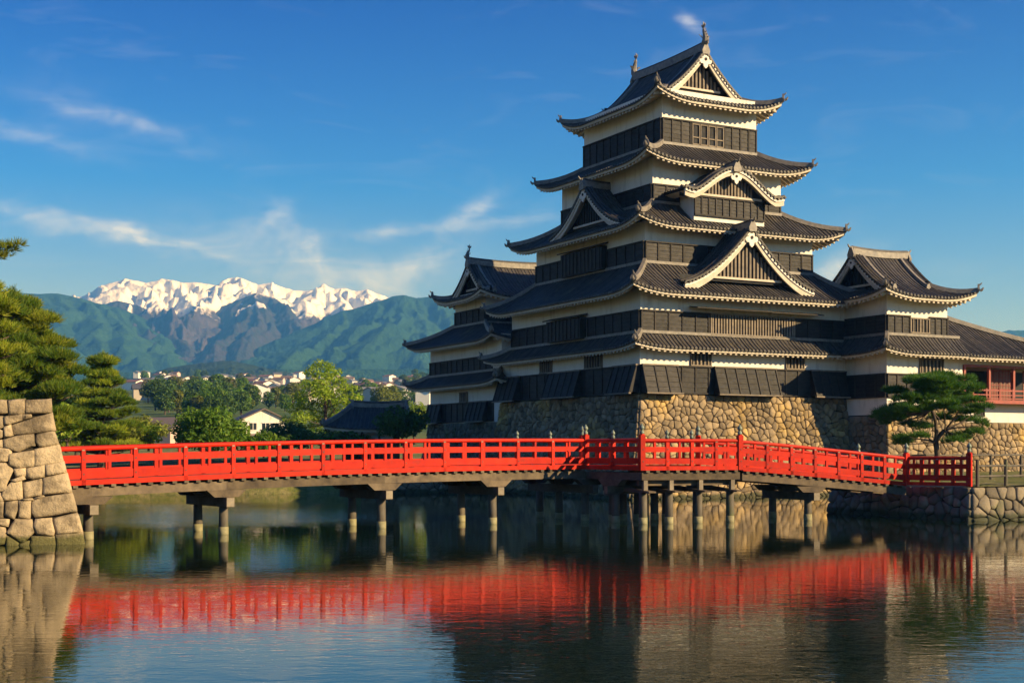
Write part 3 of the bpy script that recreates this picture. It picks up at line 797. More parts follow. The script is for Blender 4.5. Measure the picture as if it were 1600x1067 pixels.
def stone_drop(th, face, u0, v0, x0, x1, z0, z1, out=.75):
    M = fmap(u0, v0) if face == 'f' else lmap(u0, v0)
    mb = MB()
    A = [M(x0, out, z0), M(x1, out, z0), M(x1, .14, z0), M(x0, .14, z0)]
    B = [M(x0, .20, z1), M(x1, .20, z1), M(x1, .14, z1), M(x0, .14, z1)]
    mb.hexa(A, B); o = mb.build('stone_drop', MAT['board'], th)
    n = max(2, round((x1 - x0) / .78))
    for i in range(n + 1):
        b = MB(); x = x0 + (x1 - x0 - .09) * i / n
        b.hexa([M(x, out + .06, z0 - .01), M(x + .09, out + .06, z0 - .01), M(x + .09, out + .002, z0 - .01), M(x, out + .002, z0 - .01)],
               [M(x, .26, z1), M(x + .09, .26, z1), M(x + .09, .202, z1), M(x, .202, z1)])
        b.build('batten', MAT['batten'], o)
    b = MB(); b.mbox(M, x0, x1, .14, .30, z1 + .001, z1 + .09); b.mbox(M, x0 - .03, x1 + .03, out - .08, out + .09, z0 - .10, z0 - .011); b.build('board_rail', MAT['lattice'], o)
    l = MB()                    # thin horizontal laps
    for k in range(1, 5):
        t = k / 5; d = out + (.20 - out) * t; z = z0 + (z1 - z0) * t
        l.mbox(M, x0 + .01, x1 - .01, d - .02, d + .022, z - .012, z + .012)
    l.build('lap_strip', MAT['board'], o)
def barred_window(th, face, u0, v0, x0, x1, z0, z1, n=5, bar=.11, proud=.10, mat='lattice', frame=True):
    M = fmap(u0, v0) if face == 'f' else lmap(u0, v0)
    mb = MB(); mb.mbox(M, x0, x1, .003, .03, z0, z1); o = mb.build('window', MAT['dark'], th)
    if frame:
        f = MB(); f.mbox(M, x0 - .08, x1 + .08, .004, proud + .03, z1, z1 + .09); f.mbox(M, x0 - .08, x1 + .08, .004, proud + .05, z0 - .09, z0)
        f.mbox(M, x0 - .08, x0, .004, proud + .02, z0, z1); f.mbox(M, x1, x1 + .08, .004, proud + .02, z0, z1); f.build('window_frame', MAT[mat], o)
    for i in range(n):
        b = MB(); x = x0 + (x1 - x0) * (i + .5) / n - bar / 2
        b.mbox(M, x, x + bar, .031, proud, z0 + .001, z1 - .001); b.build('window_bar', MAT[mat], o)
    return o
def storey(th, r, z0, z1):
    mb = MB(); mb.box(r[0], r[1], z0, r[2], r[3], z1); return mb.build('storey_wall', MAT['plaster'], th)

# ------------------------------------------------------------------ tiled roofs
def prof_skirt(t): return .78 * t + .22 * t * t
def prof_gable(t): return .34 * t + .66 * t ** 2
class Side:
    """one roof slope. p0: eave start in plan, d: along the eave, n: up the slope, k0/k1: how fast its ends move in"""
    def __init__(s, p0, d, n, L, Y, k0, k1, zf, lift=.5, reach=3.2):
        s.p0, s.d, s.n, s.L, s.Y, s.k0, s.k1, s.zf, s.lift, s.reach = p0, d, n, L, Y, k0, k1, zf, lift, reach
    def lim(s, y): return s.k0 * y, s.L - s.k1 * y
    def P(s, x, y, dz=0.0):
        a, b = s.lim(y)
        e = 0
        yy = min(max(y / s.Y, 0), 1)
        for q, k in ((x - a, s.k0), (b - x, s.k1)):
            if k > 0: e += s.lift * max(0, 1 - max(q, 0) / s.reach) ** 2.2
        return (s.p0[0] + s.d[0] * x + s.n[0] * y, s.p0[1] + s.d[1] * x + s.n[1] * y, s.zf(y) + e * (1 - yy) ** 2 + dz)
    def grid(s, mb, y0, y1, ny, nx, dz=0.0, verge=None):
        vs = []
        for j in range(ny + 1):
            y = y0 + (y1 - y0) * j / ny
            a, b = verge if verge else s.lim(y)
            for i in range(nx + 1):
                t = i / nx
                # crowd the columns toward the lifted corners
                t = .5 + .5 * math.copysign(abs(2 * t - 1) ** .8, 2 * t - 1)
                vs.append(s.P(a + (b - a) * t, y, dz))
        w = nx + 1
        mb.add(vs, [(j * w + i, j * w + i + 1, (j + 1) * w + i + 1, (j + 1) * w + i) for j in range(ny) for i in range(nx)])
    def rib(s, mb, x, y0, y1, r=.075, seg=5, cap=True):
        rings = []
        dv, nv = Vector((*s.d, 0)), Vector((*s.n, 0))
        jx, jk, jz = (rnd.random() - .5) * .05, (rnd.random() - .5) * .012, (rnd.random() - .5) * .035
        for j in range(seg + 1):
            y = y0 + (y1 - y0) * j / seg
            c = Vector(s.P(x + jx + jk * y, y)) + Vector((0, 0, jz))
            rings.append([c - dv * r, c - dv * r * .62 + Vector((0, 0, r * .85)), c + dv * r * .62 + Vector((0, 0, r * .85)), c + dv * r])
        vs = [p for q in rings for p in q]; fs = []
        for j in range(seg):
            for i in range(3): fs.append((j * 4 + i, j * 4 + i + 1, (j + 1) * 4 + i + 1, (j + 1) * 4 + i))
        mb.add(vs, fs)
        if cap:
            c = Vector(s.P(x, y0)) - nv * .035 + Vector((0, 0, .012)); R = .092
            mb.add([c + dv * R * math.cos(a * math.tau / 6) + Vector((0, 0, R * math.sin(a * math.tau / 6))) for a in range(6)] , [tuple(range(6))])
    def ribs(s, mb, y0, y1, pitch=.30, verge=None, seg=5, cap=True, xmin=None, xmax=None):
        n = max(1, int(s.L / pitch)); off = (s.L - n * pitch) / 2
        for i in range(n + 1):
            x = off + i * pitch
            if xmin is not None and x < xmin: continue
            if xmax is not None and x > xmax: continue
            lo, hi = y0, y1
            if verge:
                if x < verge[0] + .05 or x > verge[1] - .05: continue
            else:
                if s.k0 > 0: hi = min(hi, x / s.k0)
                if s.k1 > 0: hi = min(hi, (s.L - x) / s.k1)
            if hi - lo < .25: continue
            s.rib(mb, x, lo, hi, seg=max(2, int(seg * (hi - lo) / (y1 - y0) + .5)), cap=cap)

def eave(side, over, roof, raft_pitch=.42, xmin=None, xmax=None, soffit_dz=-.20):
    """fascia, soffit and rafters under the eave of one slope"""
    dv, nv = Vector((*side.d, 0)), Vector((*side.n, 0))
    nx = 28
    f = MB(); g = MB()
    a, b = side.lim(0); a = a if xmin is None else xmin; b = b if xmax is None else xmax
    def row(y, dz): 
        out = []
        for i in range(nx + 1):
            t = i / nx; t = .5 + .5 * math.copysign(abs(2 * t - 1) ** .8, 2 * t - 1)
            a2, b2 = side.lim(y)
            a3 = a2 if xmin is None else xmin; b3 = b2 if xmax is None else xmax
            out.append(side.P(a3 + (b3 - a3) * t, y, dz))
        return out
    def strip(mb, r0, r1):
        vs = r0 + r1; w = len(r0); mb.add(vs, [(i, i + 1, w + i + 1, w + i) for i in range(w - 1)])
    strip(f, row(0, 0), row(.02, -.085)); strip(f, row(.02, -.085), row(.10, -.09))
    f.build('eave_tile', MAT['tile'], roof)
    strip(g, row(.08, -.088), row(.09, -.26)); strip(g, row(.09, -.26), row(.22, -.265)); strip(g, row(.22, -.265), row(.23, soffit_dz)); strip(g, row(.23, soffit_dz), row(over + .35, soffit_dz + .02))
    g.build('eave_board', MAT['cream'], roof)
    r = MB(); n = int((b - a) / raft_pitch)
    for i in range(n + 1):
        x = a + (i + .5) * (b - a) / (n + 1)
        hi = over + .3
        if side.k0 > 0: hi = min(hi, x / side.k0 - .1)
        if side.k1 > 0: hi = min(hi, (side.L - x) / side.k1 - .1)
        if hi < .5: continue
        rings = []
        for y in (.16, (hi + .16) / 2, hi):
            c = Vector(side.P(x, y, soffit_dz)); w = .085
            rings.append([c - dv * w, c + dv * w, c + dv * w - Vector((0, 0, .21)), c - dv * w - Vector((0, 0, .21))])
        r.loft(rings)
    r.build('rafter', MAT['cream'], roof, kind='stuff')

def oni(mb, p, out, s=1.0):
    """ridge end tile with upward curl; out: horizontal unit direction it faces"""
    o = Vector((out[0], out[1], 0)).normalized(); sd = Vector((-o.y, o.x, 0)); p = Vector(p); up = Vector((0, 0, 1))
    pr = [(-.22, 0), (.22, 0), (.26, .18), (.15, .42), (.06, .62), (-.06, .62), (-.15, .42), (-.26, .18)]
    mb.prism([p + sd * a * s + up * b * s + o * .06 * s for a, b in pr], -o * .16 * s)
    mb.tube([p + up * .50 * s, p + up * .60 * s + o * .16 * s, p + up * .72 * s + o * .24 * s], [.06 * s, .055 * s, .03 * s], 6)
def hip_ridge(roof, side, start, over_len=0.0, w=.30, h=.30, y1=None):
    """ridge along the hip at the start (or end) of a slope, from eave to the upper wall"""
    pts = []; Y = side.Y if y1 is None else y1
    for j in range(9):
        y = -.02 + (Y + .02) * j / 8
        a, b = side.lim(max(y, 0)); pts.append(side.P(a if start else b, y))
    mb = MB(); mb.sweep(pts, w, h, .0, w * .72)
    mb.build('hip_ridge', MAT['ridge'], roof)
    t = Vector(pts[0]) - Vector(pts[2]); e = MB(); oni(e, Vector(pts[0]) + Vector((0, 0, .05)), (t.x, t.y), .8)
    tt = Vector((t.x, t.y, 0)).normalized()
    e.tube([Vector(pts[0]) + tt * .08 + Vector((0, 0, .10)), Vector(pts[0]) + tt * .22 + Vector((0, 0, .16)), Vector(pts[0]) + tt * .30 + Vector((0, 0, .30))], [.10, .08, .04], 6)
    e.build('ridge_end_tile', MAT['ridge'], roof)

def skirt(th, outer, inner, ze, zt, sides='fl', lift=.5, over=1.2, hips='c'):
    """lean-to roof round a storey. outer/inner: (u0, v0, u1, v1)"""
    zf_for = lambda Y: (lambda y: ze + (zt - ze) * prof_skirt(min(max(y / Y, -.1), 1.2)))
    o, i = outer, inner
    yf, yl, yr = i[1] - o[1], i[0] - o[0], o[2] - i[2]
    S = {}
    if yr < .8: yr = 0
    S['f'] = Side((o[0], o[1]), (1, 0), (0, 1), o[2] - o[0], yf, yl / yf, yr / yf if yr > 0 else 0, zf_for(yf), lift)
    S['l'] = Side((o[0], o[1]), (0, 1), (1, 0), o[3] - o[1], yl, yf / yl, (o[3] - i[3]) / yl if o[3] > i[3] else 0, zf_for(yl), lift)
    if yr > 0: S['r'] = Side((o[2], o[1]), (0, 1), (-1, 0), o[3] - o[1], yr, yf / yr, (o[3] - i[3]) / yr, zf_for(yr), lift)
    surf = MB()
    for k in S: S[k].grid(surf, 0, S[k].Y, 8, 30)
    roof = surf.build('roof', MAT['tile'], th, smooth=True)
    t = MB()
    for k in sides: S[k].ribs(t, 0, S[k].Y)
    t.build('roof_tile', MAT['tile'], roof, kind='stuff')
    for k in S: eave(S[k], over, roof)
    hip_ridge(roof, S['f'], True)
    if yr > 0: hip_ridge(roof, S['f'], False)
    if o[3] > i[3]: hip_ridge(roof, S['l'], False)
    # plastered ridge where the roof meets the wall
    m = MB(); m.box(i[0] - .16, i[1] - .16, zt - .05, i[2] + .1, i[1] - .003, zt + .13); m.box(i[0] - .16, i[1] - .003, zt - .05, i[0] - .003, i[3] + .1, zt + .13)
    m.build('wall_ridge', MAT['ridge'], roof)
    return roof, S

# ------------------------------------------------------------------ gables
def gegyo(mb, M, x, z, d, s=1.0):
    """hanging gable pendant: three lobes round a hole drawn by a dark disc"""
    out = [(0, .30), (.16, .26), (.22, .10), (.40, .12), (.46, -.04), (.34, -.20), (.18, -.20), (.14, -.36), (0, -.48), (-.14, -.36), (-.18, -.20), (-.34, -.20), (-.46, -.04), (-.40, .12), (-.22, .10), (-.16, .26)]
    P = [Vector(M(x + a * s, d, z + b * s)) for a, b in out]
    off = Vector(M(x, d + .09, z)) - Vector(M(x, d, z))
    mb.prism(P, off)
def disc(mb, M, x, z, d, r, t=.03, n=8):
    P = [Vector(M(x + r * math.cos(k * math.tau / n), d, z + r * math.sin(k * math.tau / n))) for k in range(n)]
    mb.prism(P, Vector(M(x, d + t, z)) - Vector(M(x, d, z)))
def gable_face(th, M, w, zc, zb, setback, board=.42, slat=.30, lattice_mat='lattice', pend=1.0, label=None, verge=True, lat_w=None, flat=False):
    """M(x, out, z): x from the gable centre, out 0 = verge plane. zc(x): roof surface over x, zb: foot of the lattice"""
    n = 22
    xs = [-w + 2 * w * i / n for i in range(n + 1)]
    bk = MB(); lw = lat_w or w * .92
    V = [M(x, -setback, max(zb, zc(x) - .1)) for x in xs]
    V0 = [M(x, -setback, zb - .3) for x in xs]
    bk.add(V + V0, [(i, i + 1, n + 2 + i, n + 1 + i) for i in range(n)])
    g = bk.build('gable', MAT['dark'] if lattice_mat != 'plaster' else MAT['plaster'], th, label=label)
    k = max(3, int(2 * lw / slat))
    for i in range(k + 1):
        x = -lw + 2 * lw * i / k; top = zc(x) - board - .02
        if top - zb < .12: continue
        b = MB(); b.mbox(M, x - .07, x + .07, -setback + .004, -setback + .09, zb, top); b.build('gable_slat', MAT[lattice_mat if lattice_mat != 'plaster' else 'lattice'], g)
    r = MB(); xr = max([x for x in xs if zc(x) - board > zb] or [w * .6]); r.mbox(M, -xr, xr, -setback + .004, -setback + .14, zb - .14, zb - .001); r.build('gable_sill', MAT['cream'], g)
    for sgn in ((-1, 1) if not flat else (0,)):
        q = MB(); xx = [sgn * w * i / 14 for i in range(15)] if sgn else xs
        bs = [board * (1 + .25 * abs(x) / w) for x in xx]
        ringsA = [[M(x, -.10, zc(x) - .10), M(x, .02, zc(x) - .10), M(x, .02, zc(x) - .10 - b), M(x, -.10, zc(x) - .10 - b)] for x, b in zip(xx, bs)]
        q.loft(ringsA); q.build('barge_board', MAT['cream'], g)
        q2 = MB(); q2.loft([[M(x, .021, zc(x) - .10), M(x, .09, zc(x) - .10), M(x, .09, zc(x) - .24), M(x, .021, zc(x) - .24)] for x in xx]); q2.build('barge_moulding', MAT['plaster'], g)
    if verge:
        q = MB()
        for off, r_ in ((.06, .10), (-.24, .095)):
            q.tube([M(x, off, zc(x) + .06) for x in xs], r_, 6)
        q.tube([M(x, -.45, zc(x) + .10) for x in xs], .13, 6)
        # round end tiles along the verge
        L_ = 0; last = None
        for i in range(121):
            x = -w + 2 * w * i / 120; p = Vector(M(x, .10, zc(x) - .02))
            if last is None or (p - last).length > .27:
                disc(q, M, x, zc(x) - .035, .03, .085, .14, 6); last = p
        q.build('verge_tile', MAT['tile'], g)
    if pend:
        za = zc(0) - board - .12
        q = MB(); gegyo(q, M, 0, za - .12 * pend, .03, pend); p = q.build('gable_pendant', MAT['plaster'], g)
        q = MB(); disc(q, M, 0, za - .05 * pend, .121, .10 * pend, .03); q.build('pendant_hole_disc', MAT['dark'], g)  # near-black disc paints the dark of a hole through the pendant
    return g

def fish(th, base, ahead, s=1.0):
    """ridge end fish: head down on the ridge, body and tail curving up; ahead: direction of the ridge end"""
    a = Vector((ahead[0], ahead[1], 0)).normalized(); up = Vector((0, 0, 1)); b = Vector(base); sd = Vector((-a.y, a.x, 0))
    mb = MB()
    path = [(-.05, -.05), (.16, .10), (.20, .34), (.10, .62), (-.04, .88), (-.05, 1.10)]
    mb.tube([b + a * x * s + up * z * s for x, z in path], [.20 * s, .24 * s, .21 * s, .15 * s, .09 * s, .04 * s], 8)
    tail = [(-.05, 1.0), (.16, 1.22), (.10, 1.36), (-.02, 1.22), (-.06, 1.46), (-.14, 1.22), (-.28, 1.32), (-.20, 1.12)]
    mb.prism([b + a * x * s + up * z * s + sd * .03 for x, z in tail], -sd * .06)
    for q in (-1, 1):
        mb.prism([b + a * (.1) * s + sd * q * .18 * s + up * .30 * s, b + a * .02 * s + sd * q * .44 * s + up * .55 * s, b - a * .06 * s + sd * q * .16 * s + up * .50 * s], a * .05)
    for k in range(4):
        t = .25 + k * .2
        mb.prism([b + a * (.36 - .07 * k) * s + up * t * s, b + a * (.47 - .10 * k) * s + up * (t + .16) * s, b + a * (.33 - .08 * k) * s + up * (t + .16) * s], sd * .04)
    return mb.build('fish_ornament', MAT['ridge'], th)

def main_ridge(roof, p, q, h=.62, w=.42, ends=(True, True)):
    mb = MB(); p, q = Vector(p), Vector(q); d = (q - p)
    n = 10; pts = [p + d * (i / n) + Vector((0, 0, .10 * (abs(2 * i / n - 1)) ** 2)) for i in range(n + 1)]
    mb.sweep(pts, w, h * .82, -.1, w * .85)
    mb.build('ridge', MAT['ridge'], roof)
    m = MB(); m.tube([x + Vector((0, 0, h * .82 - .06)) for x in pts], .13, 8); m.build('ridge_cap', MAT['tile'], roof)
    for i, (e, s) in enumerate(((p, -1), (q, 1))):
        if ends[i]:
            k = MB(); oni(k, e + d.normalized() * s * .05 + Vector((0, 0, -.25)), (d.x * s, d.y * s), 1.25); k.build('ridge_end_tile', MAT['ridge'], roof)

def irimoya(th, eaves, ze, zr, axis, Rg0, Rg1, lift=.55, over=1.2, sides='', lat='lattice', verge=.45, pend=1.0, ridge_h=.62, gables=(True, True), board=.42, slat=.30):
    """hip and gable roof. axis 'u' or 'v': ridge direction; Rg0/Rg1: depth of the hipped ends at the low/high end"""
    u0, v0, u1, v1 = eaves
    if axis == 'v':
        half = (u1 - u0) / 2; c = (u0 + u1) / 2; a0, a1 = v0, v1
        def side(k):
            return {'A': ((u0, v0), (0, 1), (1, 0), v1 - v0), 'B': ((u1, v0), (0, 1), (-1, 0), v1 - v0), '0': ((u0, v0), (1, 0), (0, 1), u1 - u0), '1': ((u0, v1), (1, 0), (0, -1), u1 - u0)}[k]
    else:
        half = (v1 - v0) / 2; c = (v0 + v1) / 2; a0, a1 = u0, u1
        def side(k):
            return {'A': ((u0, v0), (1, 0), (0, 1), u1 - u0), 'B': ((u0, v1), (1, 0), (0, -1), u1 - u0), '0': ((u0, v0), (0, 1), (1, 0), v1 - v0), '1': ((u1, v0), (0, 1), (-1, 0), v1 - v0)}[k]
    H = zr - ze
    zf = lambda y: ze + H * prof_gable(min(max(y / half, -.02), 1))
    surf = MB(); tiles = MB(); SS = {}
    for k in 'AB01':
        p0, d, n, L = side(k)
        Rg = max(Rg0, Rg1) if k in 'AB' else (Rg0 if k == '0' else Rg1)
        s = Side(p0, d, n, L, Rg, 1.0 if (k not in 'AB') else 1.0, 1.0, zf, lift)
        SS[k] = s
        if k in 'AB':
            # hipped lower part: the two ends may be hipped to different depths
            s.lim = (lambda y, L=L: (min(y, Rg0), L - min(y, Rg1)))
            s.grid(surf, 0, max(Rg0, Rg1), 8, 30)
            lo, hi = Rg0 - verge, L - Rg1 + verge
            s2 = Side(p0, d, n, L, half, 0, 0, zf, 0); s2.grid(surf, min(Rg0, Rg1) - .15, half, 10, 20, .012, (lo, hi))
            if k in sides:
                # full length tile rows
                pitch = .30; m = int(L / pitch); off = (L - m * pitch) / 2
                for i in range(m + 1):
                    x = off + i * pitch
                    y0, y1 = 0, half - .12
                    if x < Rg0: y1 = max(x, 0)
                    if L - x < Rg1: y1 = max(L - x, 0)
                    if y1 - y0 > .25: s.rib(tiles, x, y0, y1, seg=8 if y1 > 3 else 3)
                for i in range(m + 1):
                    x = off + i * pitch
                    if lo + .3 < x < Rg0: s2.rib(tiles, x, max(Rg0 - .1, x), half - .12, seg=5, cap=False)
                    if L - Rg1 < x < hi - .3: s2.rib(tiles, x, max(Rg1 - .1, L - x), half - .12, seg=5, cap=False)
        else:
            s.Y = Rg; s.grid(surf, 0, Rg + .55, 8, 24)
            s.ribs(tiles, 0, Rg)
    roof = surf.build('roof', MAT['tile'], th, smooth=True)
    tiles.build('roof_tile', MAT['tile'], roof, kind='stuff')
    for k in 'AB01':
        s = SS[k]
        if k in 'AB':
            e = Side(s.p0, s.d, s.n, s.L, max(Rg0, Rg1), 1, 1, zf, lift); eave(e, over, roof)
        else: eave(s, over, roof)
    hip_ridge(roof, SS['0'], True, y1=Rg0); hip_ridge(roof, SS['0'], False, y1=Rg0)
    hip_ridge(roof, SS['1'], True, y1=Rg1); hip_ridge(roof, SS['1'], False, y1=Rg1)
    zc = lambda x: ze + H * prof_gable(max(0, 1 - abs(x) / half))
    for e in (0, 1):
        if not gables[e]: continue
        Rg = Rg0 if e == 0 else Rg1
        pos = (a0 + Rg - verge) if e == 0 else (a1 - Rg + verge); sg = 1 if e == 0 else -1
        if axis == 'v': M = lambda x, d, z, pos=pos, sg=sg: (c + x, pos - d * sg, z)
        else: M = lambda x, d, z, pos=pos, sg=sg: (pos - d * sg, c + x, z)
        w = half - Rg + .22
        gable_face(th, M, w, zc, zf(Rg) + .35, verge + .12, board=board, slat=slat, lattice_mat=lat, pend=pend)
        for sgn in (-1, 1):      # descending ridge beside the verge
            m = MB(); pts = []
            for j in range(9):
                x = sgn * (.25 + (w - .1) * j / 8); pts.append(Vector(M(x, -.75, zc(x))))
            m.sweep(pts, .26, .26, 0, .2); m.build('descending_ridge', MAT['ridge'], roof)
            k2 = MB(); t = pts[-1] - pts[-2]; oni(k2, pts[-1], (t.x, t.y), .7); k2.build('ridge_end_tile', MAT['ridge'], roof)
    if axis == 'v': p, q = (c, a0 + Rg0 - verge - .05, zr), (c, a1 - Rg1 + verge + .05, zr)
    else: p, q = (a0 + Rg0 - verge - .05, c, zr), (a1 - Rg1 + verge + .05, c, zr)
    main_ridge(roof, p, q, ridge_h)
    return roof, p, q

def dormer(th, M, w, zc, zb, depth, setback=.5, board=.40, slat=.30, lat='lattice', pend=1.0, flat=False, lat_w=None, verge_lift=0):
    """projecting gable roof on a slope; depth: how far its ridge runs back"""
    n = 30; xs = [-w + 2 * w * i / n for i in range(n + 1)]
    s = MB(); rows = [.06, -depth * .5, -depth]
    vs = [M(x, d, zc(x)) for d in rows for x in xs]; k = n + 1
    s.add(vs, [(j * k + i, j * k + i + 1, (j + 1) * k + i + 1, (j + 1) * k + i) for j in range(2) for i in range(n)])
    vs = [M(x, d, zc(x) - .22) for d in (-.02, -depth) for x in xs]
    roof = s.build('dormer_roof', MAT['tile'], th, smooth=True)
    u = MB(); u.add(vs, [(i, i + 1, k + i + 1, k + i) for i in range(n)]); u.build('soffit', MAT['cream'], roof)
    t = MB(); d = -.7
    while d > -depth:
        t.tube([M(x, d, zc(x) + .02) for x in xs], .075, 6); d -= .30
    if t.v: t.build('roof_tile', MAT['tile'], roof, kind='stuff')
    g = gable_face(th, M, w, zc, zb, setback, board, slat, lat, pend, flat=flat, lat_w=lat_w)
    p, q = M(0, .12, zc(0)), M(0, -depth, zc(0))
    main_ridge(roof, p, q, .5, .36, (True, False))
    return roof

# ================================================================== the main tower
keep = cthing('castle_keep', 'towering black and white castle keep of five stacked tiled roofs on a stone base', 'castle', 0, 0, 6.5)
R1, R2, R3, R4, R5 = (0, 0, 16.8, 18.3), (.1, .1, 16.8, 16.9), (1.8, 2.15, 15.55, 16.3), (2.97, 3.0, 13.5, 14.6), (4.5, 4.15, 12.3, 14.05)
storey(keep, R1, 6.5, 9.42); storey(keep, R2, 9.42, 13.0); storey(keep, R3, 13.0, 17.6); storey(keep, R4, 17.6, 21.95); storey(keep, R5, 21.95, 26.9)
# boards: sunny face then shaded face
boards(keep, 'f', 0, 0, 0, 16.6, 6.6, 8.2, 1.02); boards(keep, 'l', 0, 0, 0, 18.3, 6.6, 8.2, 1.08)
boards(keep, 'f', .1, .1, 0, 5.2, 10.36, 11.6, .98); boards(keep, 'f', .1, .1, 12.2, 16.5, 10.36, 11.6, 1.0)
boards(keep, 'l', .1, .1, 0, 6.2, 10.36, 11.6, 1.08); boards(keep, 'l', .1, .1, 11.0, 16.8, 10.36, 11.6, 1.08)
boards(keep, 'f', R3[0], R3[1], 0, 13.75, 15.05, 16.25, 1.0); boards(keep, 'l', R3[0], R3[1], 0, 4.4, 15.05, 16.25, 1.05); boards(keep, 'l', R3[0], R3[1], 10.0, 14.15, 15.05, 16.25, 1.05)
boards(keep, 'f', R4[0], R4[1], 0, 10.5, 19.1, 20.15, 1.0); boards(keep, 'l', R4[0], R4[1], 0, 11.6, 19.1, 20.15, 1.05)
boards(keep, 'f', R5[0], R5[1], 0, 2.3, 23.35, 24.85, .66); boards(keep, 'f', R5[0], R5[1], 5.0, 7.8, 23.35, 24.85, .66); boards(keep, 'l', R5[0], R5[1], 0, 9.9, 23.35, 24.85, .9)
for x0, x1 in ((0, 2.7), (5.5, 10.5), (13.4, 16.3)): stone_drop(keep, 'f', 0, 0, x0 + .02, x1, 6.55, 8.22)
for x0, x1 in ((0, 2.8), (6.8, 11.1), (15.2, 18.3)): stone_drop(keep, 'l', 0, 0, x0 + .02, x1, 6.55, 8.22)
barred_window(keep, 'f', 0, 0, 3.85, 5.3, 8.36, 9.15, 5); barred_window(keep, 'f', 0, 0, 11.5, 12.9, 8.36, 9.15, 5)
barred_window(keep, 'l', 0, 0, 4.4, 6.4, 8.36, 9.15, 6); barred_window(keep, 'l', 0, 0, 10.9, 12.4, 8.36, 9.15, 5)
barred_window(keep, 'f', .1, .1, 5.35, 12.05, 10.38, 11.62, 30, .11, .12)
Mf = fmap(.1, .1)
sh = MB(); sh.hexa([Mf(3.6, .16, 12.0), Mf(9.6, .16, 12.0), Mf(9.6, 1.0, 11.86), Mf(3.6, 1.0, 11.86)], [Mf(3.6, .16, 12.07), Mf(9.6, .16, 12.07), Mf(9.6, 1.0, 11.93), Mf(3.6, 1.0, 11.93)])
sh.hexa([Mf(9.62, .16, 11.99), Mf(14, .16, 11.99), Mf(14, .85, 11.85), Mf(9.62, .85, 11.85)], [Mf(9.62, .16, 12.06), Mf(14, .16, 12.06), Mf(14, .85, 11.92), Mf(9.62, .85, 11.92)])
sh.build('propped_shutter', MAT['batten'], keep)
def projecting_bay(x0, x1, u0, v0, z0, z1, out, th):
    M = lmap(u0, v0); mb = MB(); mb.mbox(M, x0, x1, .01, out, z0, z1)
    o = mb.build('projecting_bay', MAT['board'], th)
    mb = MB(); mb.hexa([M(x0 - .15, 0.004, z1 + .18), M(x1 + .15, 0.004, z1 + .18), M(x1 + .15, out + .22, z1 + .002), M(x0 - .15, out + .22, z1 + .002)],
                       [M(x0 - .15, .004, z1 + .26), M(x1 + .15, .004, z1 + .26), M(x1 + .15, out + .22, z1 + .08), M(x0 - .15, out + .22, z1 + .08)])
    mb.build('bay_roof', MAT['batten'], o)
    n = round((x1 - x0) / .5)
    for i in range(n):
        b = MB(); x = x0 + (x1 - x0) * (i + .5) / n
        b.mbox(M, x - .05, x + .05, out + .001, out + .05, z0 + .05, z1 - .05); b.build('batten', MAT['batten'], o)
projecting_bay(6.4, 10.9, .1, .1, 10.34, 11.75, .5, keep)
projecting_bay(4.5, 9.9, R3[0], R3[1], 15.02, 16.6, .45, keep)
# top storey lookout windows
for i in range(4):
    x = 2.36 + i * .66; M5 = fmap(R5[0], R5[1])
    mb = MB(); mb.mbox(M5, x, x + .62, .004, .05, 23.37, 24.8); w_ = mb.build('window', MAT['dark'], keep)
    mb = MB(); mb.mbox(M5, x, x + .07, .051, .14, 23.37, 24.8); mb.mbox(M5, x + .55, x + .62, .051, .14, 23.37, 24.8); mb.mbox(M5, x + .07, x + .55, .051, .13, 24.72, 24.8); mb.mbox(M5, x + .07, x + .55, .051, .13, 23.37, 23.46); mb.mbox(M5, x + .07, x + .55, .051, .12, 23.85, 23.92)
    mb.build('window_frame', MAT['lattice'], w_)
mb = MB(); mb.mbox(fmap(R5[0], R5[1]), 2.3, 5.0, .004, .15, 24.801, 24.94); mb.mbox(fmap(R5[0], R5[1]), 2.3, 5.0, .004, .15, 23.25, 23.35); mb.build('board_rail', MAT['batten'], keep)

skirt(keep, (-1.05, -1.05, 17.0, 19.6), R2, 9.32, 10.28, 'fl', .35, 1.1)
skirt(keep, (-1.35, -1.3, 18.0, 18.5), R3, 12.72, 14.95, 'fl', .5, 1.35)
skirt(keep, (.35, .7, 17.3, 17.9), R4, 17.28, 19.0, 'fl', .6, 1.4)
skirt(keep, (1.5, 1.55, 15.1, 16.0), R5, 21.62, 23.22, 'fl', .6, 1.4)
roof5, rp, rq = irimoya(keep, (3.25, 2.9, 13.65, 15.3), 26.05, 30.05, 'v', 2.4, 2.4, .75, 1.2, 'A', 'lattice', .5, 1.15)
fish(keep, (rp[0], rp[1] + .15, rp[2] + .48), (0, -1), 1.05); fish(keep, (rq[0], rq[1] - .15, rq[2] + .48), (0, 1), 1.05)

# big gable on the sunny slope of the second roof
def concave(zb, za, w): return lambda x: zb + (za - zb) * (.30 * (1 - abs(x) / w) + .70 * (1 - abs(x) / w) ** 1.9) if abs(x) < w else zb
M = lambda x, d, z: (8.15 + x, -.55 - d, z)
dormer(keep, M, 5.2, concave(13.45, 17.25, 5.2), 14.05, 3.6, .5, .46, .29, 'lattice', 1.15)
# gable on the shaded slope of the third roof
M = lambda x, d, z: (.95 - d, 8.2 + x, z)
dormer(keep, M, 4.5, concave(17.75, 20.75, 4.5), 18.3, 3.2, .5, .40, .30, 'board', .95)
